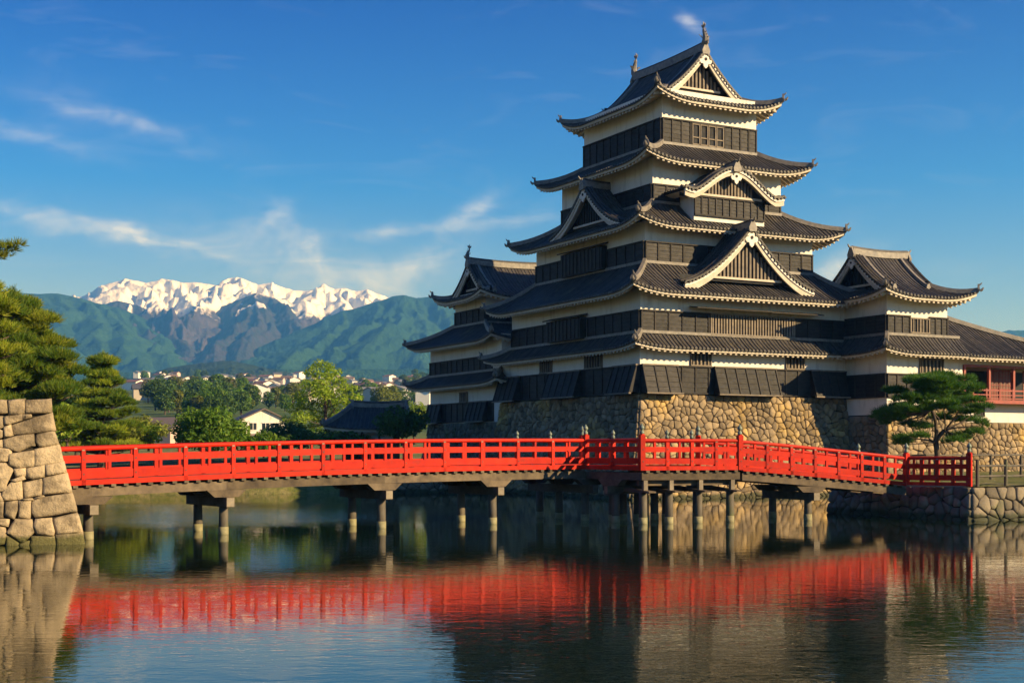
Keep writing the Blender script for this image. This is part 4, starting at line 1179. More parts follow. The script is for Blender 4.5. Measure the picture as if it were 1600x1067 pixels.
# bay with the wave shaped gable on the sunny slope of the third roof
bay = MB(); bay.box(5.05, 1.35, 17.8, 10.75, 3.0, 20.1); bay.build('gable_bay', MAT['plaster'], keep)
boards(keep, 'f', 5.05, 1.35, 0, 5.7, 18.2, 19.3, .57)
def wave(x):
    t = abs(x) / 4.0
    return 19.52 + 1.75 * (.5 + .5 * math.cos(math.pi * min(t * 1.12, 1))) ** .82 + .22 * max(0, t - .8) / .2 * (1 if t > .8 else 0)
M = lambda x, d, z: (7.9 + x, .72 - d, z)
dormer(keep, M, 4.0, wave, 19.55, 3.2, .62, .36, .26, 'lattice', .95, True, 1.7)

# ================================================================== side tower on the right with the moon viewing wing
side_tower = cthing('castle_side_tower', 'smaller two storey side tower with hipped gable roof joined to the right of the keep', 'castle tower', 16.6, -3.9, 5.9)
T1, T2 = (16.6, -3.9, 23.4, 3.0), (16.62, -3.88, 22.0, 2.9)
storey(side_tower, (16.6, -3.9, 23.4, 3.0), 5.3, 9.6); storey(side_tower, T2, 9.6, 13.2)
boards(side_tower, 'f', 16.6, -3.9, 0, 6.8, 6.5, 7.9, .85); boards(side_tower, 'l', 16.6, -3.9, 0, 3.85, 6.5, 7.9, .96)
boards(side_tower, 'f', T2[0], T2[1], 0, 2.0, 10.62, 11.72, .66); boards(side_tower, 'f', T2[0], T2[1], 3.7, 5.38, 10.62, 11.72, .56); boards(side_tower, 'l', T2[0], T2[1], 0, 3.85, 10.62, 11.72, .96)
barred_window(side_tower, 'f', T2[0], T2[1], 2.08, 2.8, 10.75, 11.6, 2, .08); barred_window(side_tower, 'f', T2[0], T2[1], 2.94, 3.62, 10.75, 11.6, 2, .08)
barred_window(side_tower, 'f', 16.6, -3.9, 2.9, 4.9, 8.1, 8.95, 6)
skirt(side_tower, (15.35, -5.15, 22.9, 3.0), (16.62, -3.88, 22.9, 3.0), 9.28, 10.5, 'fl', .35, 1.2)
irimoya(side_tower, (15.3, -5.2, 23.5, 4.2), 12.95, 16.15, 'u', 1.9, 2.3, .55, 1.2, 'A', 'board', .45, .8, .5)

wing = cthing('moon_viewing_wing', 'low open wing with red railing and tiled roof at the far right of the castle', 'castle wing', 23.4, -3.9, 4.9)
mb = MB(); mb.box(23.4, -3.9, 4.86, 33.2, 4, 6.35); mb.box(23.4, -3.9, 8.75, 33.2, 4, 9.6); mb.box(23.41, -.6, 6.35, 33.2, 4, 8.75); mb.build('storey_wall', MAT['plaster'], wing)
mb = MB(); mb.box(23.42, -3.88, 6.36, 33.2, -.61, 6.42); mb.build('floor_board', MAT['timber'], wing)
for i in range(5):
    mb = MB(); x = 23.55 + i * 2.35; mb.box(x - .09, -3.98, 6.35, x + .09, -3.80, 8.76); mb.build('post', MAT['red_old'], wing)
mb = MB(); mb.box(23.41, -4.0, 8.60, 33.2, -3.901, 8.76); mb.build('lintel', MAT['red_old'], wing)
for i in range(8):           # sliding lattice screens set back behind the gallery
    if i in (1, 2, 5): continue
    x = 23.6 + i * 1.17; M = fmap(x, -2.6)
    mb = MB(); mb.mbox(M, 0, 1.1, 0, .03, 6.42, 8.6); s_ = mb.build('screen', MAT['lattice'], wing)
    mb = MB()
    for k in range(8): mb.mbox(M, k * .15, k * .15 + .035, .031, .06, 6.42, 8.6)
    for k in range(9): mb.mbox(M, 0, 1.1, .061, .075, 6.45 + k * .26, 6.48 + k * .26)
    mb.build('screen_bar', MAT['red_old'], s_)
mb = MB(); mb.box(23.45, -.66, 6.43, 33, -.605, 8.6); mb.build('inner_wall', MAT['dark'], wing)
rail = MB(); rail.box(23.2, -4.95, 6.12, 33.6, -3.905, 6.36); ga = rail.build('gallery_floor', MAT['red_old'], wing)
for z, h in ((6.95, .10), (6.66, .07), (6.42, .07)):
    mb = MB(); mb.box(23.2, -4.93, z, 33.6, -4.84, z + h); mb.build('rail', MAT['red_old'], ga)
for i in range(9):
    mb = MB(); x = 23.3 + i * 1.25; mb.box(x - .06, -4.945, 6.361, x + .06, -4.825, 7.12); mb.build('rail_post', MAT['red_old'], ga)
barred_window(wing, 'f', 23.4, -3.9, 1.2, 1.95, 5.35, 5.85, 2, .07, .06, 'batten')
zf = lambda y: 9.25 + 3.15 * prof_skirt(min(max(y / 4.7, -.05), 1))
ws = Side((22.9, -5.15), (1, 0), (0, 1), 12.0, 4.7, 0, 2.3, zf, .35)
wsb = Side((22.9, 4.25), (1, 0), (0, -1), 12.0, 4.7, 0, 2.3, zf, .35)
wr = Side((34.9, -5.15), (0, 1), (-1, 0), 9.4, 4.7 * 2.3, 1 / 2.3, 1 / 2.3, lambda y: zf(y / 2.3), .35)
sf = MB(); ws.grid(sf, 0, 4.7, 8, 24); wsb.grid(sf, 0, 4.7, 8, 24); wr.grid(sf, 0, 4.7 * 2.3, 8, 12); wroof = sf.build('roof', MAT['tile'], wing, smooth=True)
tl = MB(); ws.ribs(tl, 0, 4.7); tl.build('roof_tile', MAT['tile'], wroof, kind='stuff'); eave(ws, 1.2, wroof)
hip_ridge(wroof, ws, False)

# ================================================================== small tower on the left
small_tower = cthing('castle_small_tower', 'smaller shaded three tiered castle tower with a gabled top left of the keep', 'castle tower', 0, 18.3, 5.1)
I1, I3 = (.02, 18.4, 9, 30.9), (1.0, 22.9, 7.5, 28.2)
storey(small_tower, I1, 5.0, 8.2); storey(small_tower, (.03, 18.4, 9, 30.88), 8.2, 11.6); storey(small_tower, I3, 11.6, 15.3)
boards(small_tower, 'l', .02, 18.4, 1.2, 12.5, 5.25, 6.6, 1.05); boards(small_tower, 'l', .03, 18.4, 1.4, 12.48, 8.98, 10.0, 1.05)
boards(small_tower, 'l', I3[0], I3[1], 0, 5.3, 12.85, 13.9, 1.05); boards(small_tower, 'f', I3[0], I3[1], 0, 6.5, 12.85, 13.9, 1.05)
stone_drop(small_tower, 'l', .02, 18.4, 10.0, 12.45, 5.2, 6.62, .6); stone_drop(small_tower, 'l', .02, 18.4, 2.0, 5.0, 5.2, 6.62, .6)
barred_window(small_tower, 'l', .02, 18.4, 5.6, 6.8, 6.75, 7.4, 4); barred_window(small_tower, 'l', .03, 18.4, 9.2, 10.1, 9.1, 9.9, 4, mat='batten')
skirt(small_tower, (-1.25, 17.0, 10, 33.1), (.03, 18.4, 9, 30.88), 7.95, 8.92, 'l', .35, 1.2)
skirt(small_tower, (-1.25, 17.6, 10, 33.1), I3, 11.12, 12.8, 'lf', .45, 1.2)
r_, p_, q_ = irimoya(small_tower, (-.3, 21.3, 8.9, 29.8), 14.72, 17.6, 'u', 1.6, 1.6, .55, 1.2, 'A', 'board', .45, .8, .5)
fish(small_tower, (p_[0] + .1, p_[1], p_[2] + .4), (-1, 0), .8)
# ================================================================== foreground wall of dressed blocks (left)
def near_S(x, z, d):       # battered face toward the water; x, z in metres on the face
    return (x + .31 * d, 42.9 + .13 * z + .33 * (x + 13.7) - .95 * d, z)
def near_pt(zx, zy):       # measured outline point -> metres on the face
    X, Y = zx * 150 / 616, 610 + zy * 260 / 1067
    k = (HZ - Y) / FPX
    r = (X - 800) / FPX
    D = (42.9 + .13 * CAMZ + .33 * 13.7) / (1 - .13 * k - .33 * r)
    return (r * D, CAMZ + k * D)
NEAR = [
 [(-40,62),(45,65),(48,145),(-40,150)], [(58,65),(160,60),(155,148),(60,152)], [(165,62),(325,55),(327,138),(240,145),(165,148)],
 [(-30,165),(25,170),(20,240),(-30,245)], [(30,165),(140,152),(145,190),(60,220),(25,215)], [(142,155),(195,153),(197,170),(150,188)],
 [(75,225),(215,178),(330,145),(352,258),(230,275),(90,285)], [(22,235),(70,225),(85,287),(30,298)], [(-30,250),(16,255),(18,300),(-30,310)],
 [(22,315),(110,292),(210,280),(222,350),(120,390),(25,365)], [(232,285),(345,262),(372,345),(250,362),(230,330)], [(-30,320),(14,320),(18,360),(-30,360)],
 [(-40,365),(60,372),(75,395),(50,450),(-40,460)], [(60,405),(218,385),(222,484),(110,498),(60,478)], [(224,380),(380,348),(402,455),(228,484)],
 [(-40,470),(40,465),(85,512),(45,600),(50,640),(-40,645)], [(92,502),(165,497),(168,545),(105,555)], [(172,500),(285,478),(285,553),(215,570),(170,558)], [(294,478),(406,460),(426,525),(296,548)],
 [(70,575),(150,548),(165,568),(100,585)], [(25,640),(75,588),(135,582),(140,695),(30,703),(8,670)], [(150,595),(268,567),(265,670),(160,685)], [(276,562),(428,532),(456,650),(280,663)],
 [(-30,655),(2,660),(20,700),(-30,705)], [(-30,712),(22,715),(22,812),(-30,812)], [(35,715),(110,710),(115,760),(90,822),(35,792)], [(120,710),(200,708),(190,815),(120,810)], [(206,715),(235,695),(460,655),(489,775),(225,815),(206,782)],
 [(145,695),(205,688),(215,702),(150,704)], [(215,688),(272,672),(280,680),(232,696)],
 [(-30,820),(55,825),(50,872),(-30,855)], [(40,915),(100,827),(205,832),(220,905),(160,968),(125,972),(60,920)], [(214,870),(235,825),(330,820),(350,898),(340,928),(240,922)], [(345,822),(495,785),(526,905),(366,918)],
 [(-30,868),(35,882),(45,925),(30,982),(-30,990)], [(45,930),(118,975),(115,1040),(34,1040)], [(205,937),(350,935),(360,1040),(180,1040)], [(362,925),(530,910),(552,1040),(366,1040)], [(128,980),(195,962),(176,1040),(122,1040)]]
wall = thing('stone_wall', 'foreground wall of large dressed stone blocks rising from the water at the red bridge end', 'stone wall', (-16, 43, 0))
rs = random.Random(5)
for poly in NEAR:
    q = [near_pt(*p) for p in poly]
    if sum(q[i - 1][0] * q[i][1] - q[i][0] * q[i - 1][1] for i in range(len(q))) < 0: q.reverse()
    cx, cy = sum(p[0] for p in q) / len(q), sum(p[1] for p in q) / len(q)
    # subdivide and jitter the outline so the blocks look hewn
    out = []
    for i in range(len(q)):
        a, b = q[i - 1], q[i]; L = math.hypot(b[0] - a[0], b[1] - a[1])
        out.append((a[0] + (rs.random() - .5) * .03, a[1] + (rs.random() - .5) * .03))
        if L > .45:
            for t in ((.12, .5, .88) if L > .8 else (.2, .8)):
                out.append((a[0] + (b[0] - a[0]) * t + (rs.random() - .5) * .025, a[1] + (b[1] - a[1]) * t + (rs.random() - .5) * .025))
    mb = MB()
    n = len(out); lift = rs.random() * .05; tx, ty = (rs.random() - .5) * .09, (rs.random() - .5) * .07
    rings = []
    rad = max(math.hypot(x - cx, y - cy) for x, y in out)
    for inset, d in ((-.030, -.22), (-.026, .02), (.004, .062), (.07, .085), (.30, .090)):
        f = 1 - min(inset, rad * .45) / max(rad * .75, .1)
        rings.append([near_S(cx + (x - cx) * f, cy + (y - cy) * f, d + (lift + (x - cx) * tx + (y - cy) * ty + (rs.random() - .5) * .03 if d > .06 else 0)) for x, y in out])
    vs = [p for r in rings for p in r] + [near_S(cx, cy, .092 + lift)]
    fs = []
    for a in range(4):
        for i in range(n): fs.append((a * n + i, a * n + (i + 1) % n, (a + 1) * n + (i + 1) % n, (a + 1) * n + i))
    for i in range(n): fs.append((4 * n + i, 4 * n + (i + 1) % n, 5 * n))
    mb.add(vs, fs); mb.build('stone', MAT['stone_near'], wall, smooth=True)
# the wall goes on out of the frame; its core and its end face
core = MB()
core.hexa([(-24, 39.5, -.6), (-13.72, 42.92, -.6), (-14.5, 44.0, -.6), (-24, 46, -.6)], [(-24, 40.1, 4.42), (-14.78, 43.18, 4.42), (-15.4, 44.0, 4.42), (-24, 46, 4.42)])
core.build('joint_bed', MAT['joint'], wall)
stone_facing(wall, lambda s, t, d: near_S(s, t, d), -24, -16.9, -.5, 4.5, .9, .65, MAT['stone_near'], 77, 60, back=False)
def end_S(s, t, d):
    t2 = (t + .6) / 5.0; return (-13.74 - 1.04 * t2 + d * .6 - .62 * s, 42.95 + .055 * t + s, t)
stone_facing(wall, end_S, .05, .95, -.4, 4.4, .8, .5, MAT['stone_near'], 78, 30, gap=.02, bulge=.04, back=False)

# ================================================================== embankment of the terrace on the right
emb = cthing('stone_embankment', 'low dark stone embankment carrying the far end of the red bridge', 'stone embankment', -2.6, -29, 0)
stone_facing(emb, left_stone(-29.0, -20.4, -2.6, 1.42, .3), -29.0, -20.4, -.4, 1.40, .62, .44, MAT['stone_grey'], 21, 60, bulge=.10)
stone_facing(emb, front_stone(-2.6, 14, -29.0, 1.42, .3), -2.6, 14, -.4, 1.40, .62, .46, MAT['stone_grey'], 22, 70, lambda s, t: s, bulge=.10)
mb = MB(); mb.box(-2.55, -20.6, -.5, 6, -20.41, 1.29); mb.build('joint_bed', MAT['joint'], emb)
# low bank wall on the far shore, in the castle's shade
bank = thing('stone_embankment', 'low shaded stone bank wall on the far shore behind the red bridge', 'stone embankment', (-9, 94, 0))
def bank_S(s, t, d): return (-10.4 + s, 93.6 + s * .22 - d, t)
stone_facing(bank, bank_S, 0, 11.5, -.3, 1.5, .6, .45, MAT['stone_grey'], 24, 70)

# ================================================================== red bridge
bridge = thing('red_bridge', 'long vermilion wooden bridge with railings arching across the moat on timber piles', 'bridge', (0, 52, 0))
V2 = lambda x, y: Vector((x, y, 0))
L0, P0 = V2(-15.6, 43.85), V2(3.1, 57.2)
A0, B0, E0 = V2(5.2, 54.4), V2(9.4, 56.1), V2(17.2, 59.3)
F0 = Vector(cw(-2.3, -28.6)); F0.z = 0
dl = (P0 - L0).normalized(); nl = V2(-dl.y, dl.x)
dr = (E0 - A0).normalized(); nr = V2(-dr.y, dr.x)
WID = 3.0
def zl(t): return 1.74 + .43 * (1 - (1 - min(max(t, 0), 1)) ** 2)
def zr_(t): return 2.10 - .70 * (t ** 1.12)
ZP = 2.15
def span_pts(a, b, zf, n=16): return [a + (b - a) * (i / n) + Vector((0, 0, zf(i / n))) for i in range(n + 1)]
def offset(pts, d): return [p + d for p in pts]
def railing(pts, nposts, big0=False, big1=False, finials=(), studs=True, post_tops=True, facia=True, skip0=False, skip1=False):
    """pts: deck edge line. Rails run through, posts and studs stand on it"""
    def at(t):
        f = t * (len(pts) - 1); i = min(int(f), len(pts) - 2); return pts[i].lerp(pts[i + 1], f - i)
    d = (pts[-1] - pts[0]); d.z = 0; d.normalize(); sd = V2(-d.y, d.x)
    for nm, z, h, w in (('bottom_rail', .24, .24, .11), ('middle_rail', .74, .21, .11)):
        for i in range(nposts):         # one timber per bay, butted behind the posts
            n_ = 3; pp = [at((i + .004 + .992 * q / n_) / nposts) for q in range(n_ + 1)]
            dz = (rnd.random() - .5) * .012
            mb = MB(); mb.sweep(pp, w, h, z + dz); mb.build(nm, MAT['red'], bridge)
    mb = MB(); mb.tube(offset(pts, Vector((0, 0, 1.20))), .075, 8); mb.build('handrail', MAT['red'], bridge, smooth=False)
    if facia:
        mb = MB(); mb.sweep(offset(pts, -sd * .03), .10, .17, .0); mb.build('edge_board', MAT['red'], bridge)
    for i in range(nposts + 1):
        t = i / nposts; p = at(t); big = (i == 0 and big0) or (i == nposts and big1)
        if (i == 0 and skip0) or (i == nposts and skip1): continue
        mb = MB(); w = .21 if big else .14
        a = p - d * (w / 2); b = p + d * (w / 2); top = 1.42 if big else 1.13
        mb.beam(a, b, .22 if big else .16, top, .0)
        if big: mb.lathe(p + Vector((0, 0, top)), [(.10, 0), (.10, .04)], 8)
        o = mb.build('railing_post', MAT['red'], bridge)
        nl_ = MB()                      # iron nail covers
        for z in (.36, .845):
            for q in (-1, 1):
                c = p + sd * q * (.112 if big else .082) + Vector((0, 0, z))
                nl_.tube([c - sd * q * .01, c + sd * q * .012], .028, 6)
        nl_.build('nail_cover', MAT['iron'], o)
        if big or i in finials:
            f = MB(); zb = top if big else 1.27; s = 1.0 if big else .8
            f.lathe(p + Vector((0, 0, zb)), [(.09 * s, 0), (.095 * s, .14 * s), (.06 * s, .16 * s), (.06 * s, .20 * s), (.10 * s, .25 * s), (.105 * s, .31 * s), (.06 * s, .38 * s), (.012, .46 * s)], 10)
            f.build('finial', MAT['bronze'], o, smooth=True)
        elif post_tops:
            f = MB(); f.beam(p - d * .05, p + d * .05, .13, .055, 1.131); f.build('rail_block', MAT['timber_pale'], o)
    if studs:
        for i in range(nposts):
            p = at((i + .5) / nposts)
            mb = MB(); mb.beam(p - d * .05, p + d * .05, .09, .262, .479); mb.build('stud', MAT['red'], bridge)
            mb = MB(); mb.beam(p - d * .045, p + d * .045, .09, .185, .949); mb.build('stud', MAT['red'], bridge)
LN = span_pts(L0, P0, zl)
railing(LN, 13, False, True, skip0=False)
PL = [P0 + V2(0, 0) + Vector((0, 0, ZP)), A0 + Vector((0, 0, ZP))]
railing(span_pts(P0, A0, lambda t: ZP + .01, 4), 2, False, False, finials=(1,), skip0=True, skip1=True)
railing(span_pts(A0, B0, lambda t: ZP, 6), 4, True, True, finials=(1, 2))
RN = span_pts(B0 + dr * .12, E0, zr_, 12)
railing(RN, 7, False, True, skip0=True)
railing(span_pts(E0, F0, lambda t: 1.42, 4), 4, False, True, skip0=True)
# far side
LF = offset(span_pts(L0, P0 + dl * 2.2, lambda t: zl(t * 1.1), 16), nl * WID)
railing(LF, 14, False, True, finials=(12, 13))
k = (LF[-1] - B0).dot(dr)
RF0 = V2(*(LF[-1].xy)); RF1 = B0 + nr * 3.4
railing(span_pts(RF0, RF1, lambda t: ZP, 6), 4, False, True, skip0=True)
RF = offset(span_pts(RF1 - nr * 3.4 + dr * .12, E0, zr_, 12), nr * 3.4)
railing(RF, 7, False, True, skip0=True)
# deck
def deck(near, far):
    mb = MB()
    for i in range(len(near) - 1):
        a, b, c, d = near[i], near[i + 1], far[i + 1], far[i]
        up = Vector((0, 0, .06)); mb.hexa([a, b, c, d], [a + up, b + up, c + up, d + up])
    return mb
lf2 = offset(LN, nl * WID)
deck(offset(LN, Vector((0, 0, .05))), offset(lf2, Vector((0, 0, .05)))).build('deck', MAT['timber'], bridge)
deck(offset(RN, Vector((0, 0, .05))), offset(offset(RN, nr * 3.4), Vector((0, 0, .05)))).build('deck', MAT['timber'], bridge)
mb = MB(); up = Vector((0, 0, ZP + .052)); q = [P0, A0, B0 + dr * .1, RF1 + dr * .1, RF0, P0 + nl * WID]
mb.prism([p + up for p in q], (0, 0, .062)); mb.build('deck', MAT['timber'], bridge)
jm = MB()                        # joist ends showing below the edge board
for pts, nn in ((LN, nl), (RN, nr), (span_pts(A0, B0, lambda t: ZP, 6), nr)):
    L = (pts[-1] - pts[0]).length; n = int(L / .42)
    for i in range(n):
        f = (i + .5) / n * (len(pts) - 1); j = min(int(f), len(pts) - 2); p = pts[j].lerp(pts[j + 1], f - j)
        jm.beam(p - nn * .10 + Vector((0, 0, -.085)), p + nn * 1.5 + Vector((0, 0, -.085)), .16, .08)
jm.build('joist', MAT['timber'], bridge, kind='stuff')
# girders: three lines under each span, each with its own piece between two pile frames
def girders(pts, nn, width, cuts, lift=0):
    def at(t):
        f = t * (len(pts) - 1); i = min(int(f), len(pts) - 2); return pts[i].lerp(pts[i + 1], f - i)
    for o in (.12, width / 2, width - .12):
        for a, b in zip(cuts[:-1], cuts[1:]):
            n = 6; pp = [at(a + (b - a) * i / n) + nn * o for i in range(n + 1)]
            mb = MB(); mb.sweep(pp, .26, .30, -.39 + lift); mb.build('girder', MAT['timber'], bridge)
girders(LN, nl, WID, (0, .09, .297, .576, .80, 1.0))
girders(RN, nr, 3.4, (0, .42, 1.0))
girders([p + Vector((0, 0, ZP)) for p in (P0, A0)], V2(*(dl.xy)), 1.2, (0, 1.0))
girders([p + Vector((0, 0, ZP)) for p in (A0, A0.lerp(B0, .5), B0)], nr, 3.4, (0, 1.0))
def pile(p, ztop, r=.17):
    mb = MB(); mb.tube([p + Vector((0, 0, -1.2)), p + Vector((0, 0, .4)), p + Vector((0, 0, ztop))], [r * 1.05, r, r * .95], 12)
    o = mb.build('pile', MAT['pile'], bridge, smooth=True)
    mb = MB(); mb.tube([p + Vector((0, 0, -.2)), p + Vector((0, 0, .26))], r * 1.06, 12); mb.build('waterline_band', MAT['wet'], o, smooth=True)
def frame(p, nn, dd, zdeck, w0, w1, piles):
    """cap beam across the bridge on its piles, with a corbel under each girder"""
    zt = zdeck - .39 - .26
    a, b = p + nn * w0 + Vector((0, 0, zt - .34)), p + nn * w1 + Vector((0, 0, zt - .34))
    mb = MB(); mb.beam(a, b, .30, .34); mb.build('cap_beam', MAT['timber'], bridge)
    e = MB(); e.beam(a - nn * .012, a - nn * .002, .28, .30, .02); e.build('beam_end', MAT['timber_pale'], bridge)
    for o in (.12, (w0 + w1) / 2, w1 - .35):
        c = p + nn * o + Vector((0, 0, zt + .001))
        mb = MB(); mb.hexa([c - dd * .45 - nn * .15, c + dd * .45 - nn * .15, c + dd * .45 + nn * .15, c - dd * .45 + nn * .15],
                           [c - dd * .75 - nn * .15 + Vector((0, 0, .255)), c + dd * .75 - nn * .15 + Vector((0, 0, .255)), c + dd * .75 + nn * .15 + Vector((0, 0, .255)), c - dd * .75 + nn * .15 + Vector((0, 0, .255))])
        mb.build('corbel', MAT['timber'], bridge)
    for q in piles: pile(p + nn * q, zt - .345)
for t in (.088, .297, .576, .80):
    frame(L0 + (P0 - L0) * t, nl, dl, zl(t), -.35, WID + .3, (.25, WID - .45))
frame(P0 + dl * .2 - nl * .1, nl, dl, ZP, -.3, WID + 1.3, (.4, 2.2, 3.6))
frame(P0.lerp(A0, .45), V2(*dr.xy), (A0 - P0).normalized(), ZP, -.2, 2.6, (.25, 1.6))
frame(P0.lerp(A0, .45) + nl * 1.2 + dl * 1.0, V2(*dr.xy), (A0 - P0).normalized(), ZP, .2, 2.6, (.6, 2.1))
frame(B0 + (E0 - B0) * .42, nr, dr, zr_(.42), -.35, 3.6, (.3, 3.0))
# cantilevered beams under the platform front: sloping tops, one pile each
for t in (.04, .30, .60, .93):
    p = A0.lerp(B0, t) + Vector((0, 0, ZP - .39 - .50))
    mb = MB(); a = p - nr * .55; b = p + nr * 3.6; w = dr * .16
    mb.hexa([a - w, a + w, b + w, b - w], [a - w + Vector((0, 0, .06)), a + w + Vector((0, 0, .06)), b + w + Vector((0, 0, .30)), b - w + Vector((0, 0, .30))])
    mb.build('cantilever_beam', MAT['timber'], bridge)
    mb = MB(); s = p + nr * .10; mb.beam(s - dr * .09, s + dr * .09, .18, .42, .09); mb.build('strut', MAT['timber_pale'], bridge)
    pile(V2(p.x, p.y) + nr * .25, p.z); pile(V2(p.x, p.y) + nr * 3.0, p.z)
mb = MB(); a, b = A0.lerp(B0, 0) + nr * .35, A0.lerp(B0, 1) + nr * .35
mb.beam(a + Vector((0, 0, ZP - .62)), b + Vector((0, 0, ZP - .62)), .2, .22); mb.build('tie_beam', MAT['timber'], bridge)
mb = MB(); p = E0.lerp(F0, .5) + Vector((0, 0, 1.30)); mb.beam(E0 + Vector((0, 0, 1.385)) , F0 + Vector((0, 0, 1.385)), .22, .06); mb.build('sill_beam', MAT['timber_pale'], bridge)

# ================================================================== wooden fence on the terrace
fence = cthing('wooden_fence', 'weathered dark post and rail fence on the terrace beside the pine', 'fence', 0, -27, 1.4)
def post_rail(pts, heights, thick, hp=1.25):
    for p in pts:
        mb = MB(); mb.tube([(p[0], p[1], 1.2), (p[0], p[1], 1.42 + hp)], [.08, .07], 8); mb.build('fence_post', MAT['pile'], fence)
    for a, b in zip(pts[:-1], pts[1:]):
        for h in heights:
            mb = MB(); mb.tube([(a[0], a[1], 1.42 + h), (b[0], b[1], 1.42 + h + .02)], thick, 7); mb.build('fence_rail', MAT['pile'], fence)
post_rail([(-1.6, -28.4), (.0, -28.5), (1.7, -28.5), (3.4, -28.5), (5.2, -28.5), (7, -28.5), (9, -28.5), (11, -28.5)], (.42, .86), .05, 1.15)
fence2 = cthing('wooden_fence', 'low dark bamboo rail fence behind the red landing fence under the pine', 'fence', 4, -17, 1.6)
fence = fence2
post_rail([(-1.9, -20.6), (.4, -20.3), (2.6, -20.0), (4.8, -19.7), (7.0, -19.4), (9.4, -19.1), (12, -18.8), (15, -18.4), (18, -18.0)], (1.28,), .05, 1.34)
# ================================================================== trees
def unit(rg, n):
    v = rg.normal(size=(n, 3)); return v / np.linalg.norm(v, axis=1, keepdims=True)
def perp(d, rg):
    r = unit(rg, len(d)); p = np.cross(d, r); return p / (np.linalg.norm(p, axis=1, keepdims=True) + 1e-9)
def leaf_cloud(rg, clumps, per_m2, size, up=.35, shell=.55):
    """small folded leaf sprays spread through ellipsoid clumps [(centre, radii)]"""
    V, F, base = [], [], 0
    for c, r in clumps:
        r = np.array(r); area = 4 * math.pi * ((r[0] * r[1]) ** 1.6 + (r[0] * r[2]) ** 1.6 + (r[1] * r[2]) ** 1.6) ** (1 / 1.6) / 3 ** (1 / 1.6)
        n = max(8, int(per_m2 * area)); u = unit(rg, n)
        rad = shell + (1.08 - shell) * rg.random((n, 1)) ** .6
        p = np.array(c) + u * r * rad
        nrm = u / r * r.mean() * .6 + unit(rg, n) * .8 + np.array([0, 0, up]); nrm /= np.linalg.norm(nrm, axis=1, keepdims=True)
        a = perp(nrm, rg); b = np.cross(nrm, a); s = size * (.6 + .8 * rg.random((n, 1)))
        q = np.stack([p - a * s, p - b * s * .42 + nrm * s * .12, p + a * s, p + b * s * .42 + nrm * s * .12], 1)
        V.append(q.reshape(-1, 3)); F.append(np.arange(n * 4).reshape(-1, 4) + base); base += n * 4
    return np.concatenate(V), np.concatenate(F)
def needle_pads(rg, pads, per_m2, length, width, blades=6, up=.75, out=.6):
    """pads of pine needle tufts: flattened clumps [(centre, radii)]"""
    V, base = [], 0
    for c, r in pads:
        r = np.array(r); n = max(10, int(per_m2 * math.pi * r[0] * r[1]))
        u = unit(rg, n); u[:, 2] = np.abs(u[:, 2]) * 1.0 - .25
        p = np.array(c) + u * r * (.35 + .65 * rg.random((n, 1)) ** .5)
        ax = u * np.array([1, 1, .4]) * out + np.array([0, 0, up]) + unit(rg, n) * .45
        ax /= np.linalg.norm(ax, axis=1, keepdims=True)
        for k in range(blades):
            d = ax + unit(rg, n) * .62; d /= np.linalg.norm(d, axis=1, keepdims=True)
            s = perp(d, rg) * width; L = length * (.7 + .6 * rg.random((n, 1)))
            V.append(np.stack([p - s, p + s, p + d * L + s * .3, p + d * L - s * .3], 1).reshape(-1, 3))
    V = np.concatenate(V); return V, np.arange(len(V)).reshape(-1, 4)
def limb(mb, a, b, r0, r1, rg, bend=.12, n=5, sag=0):
    a, b = np.array(a, float), np.array(b, float); L = np.linalg.norm(b - a); off = (rg.random(3) - .5) * 2 * bend * L
    pts = [a + (b - a) * t + off * math.sin(math.pi * t) * .8 + np.array([0, 0, -sag * L * math.sin(math.pi * t)]) for t in np.linspace(0, 1, n)]
    mb.tube([tuple(p) for p in pts], [r0 + (r1 - r0) * t for t in np.linspace(0, 1, n)], 7)
    return pts
def finish_tree(root, trunk, V, F, leafmat, local=True):
    trunk.build('trunk', MAT['bark'], root, smooth=True)
    o = np.array(ORG[root.name]); me = fast_mesh('crown', V - o, F)
    return link('crown', me, MAT[leafmat], root)

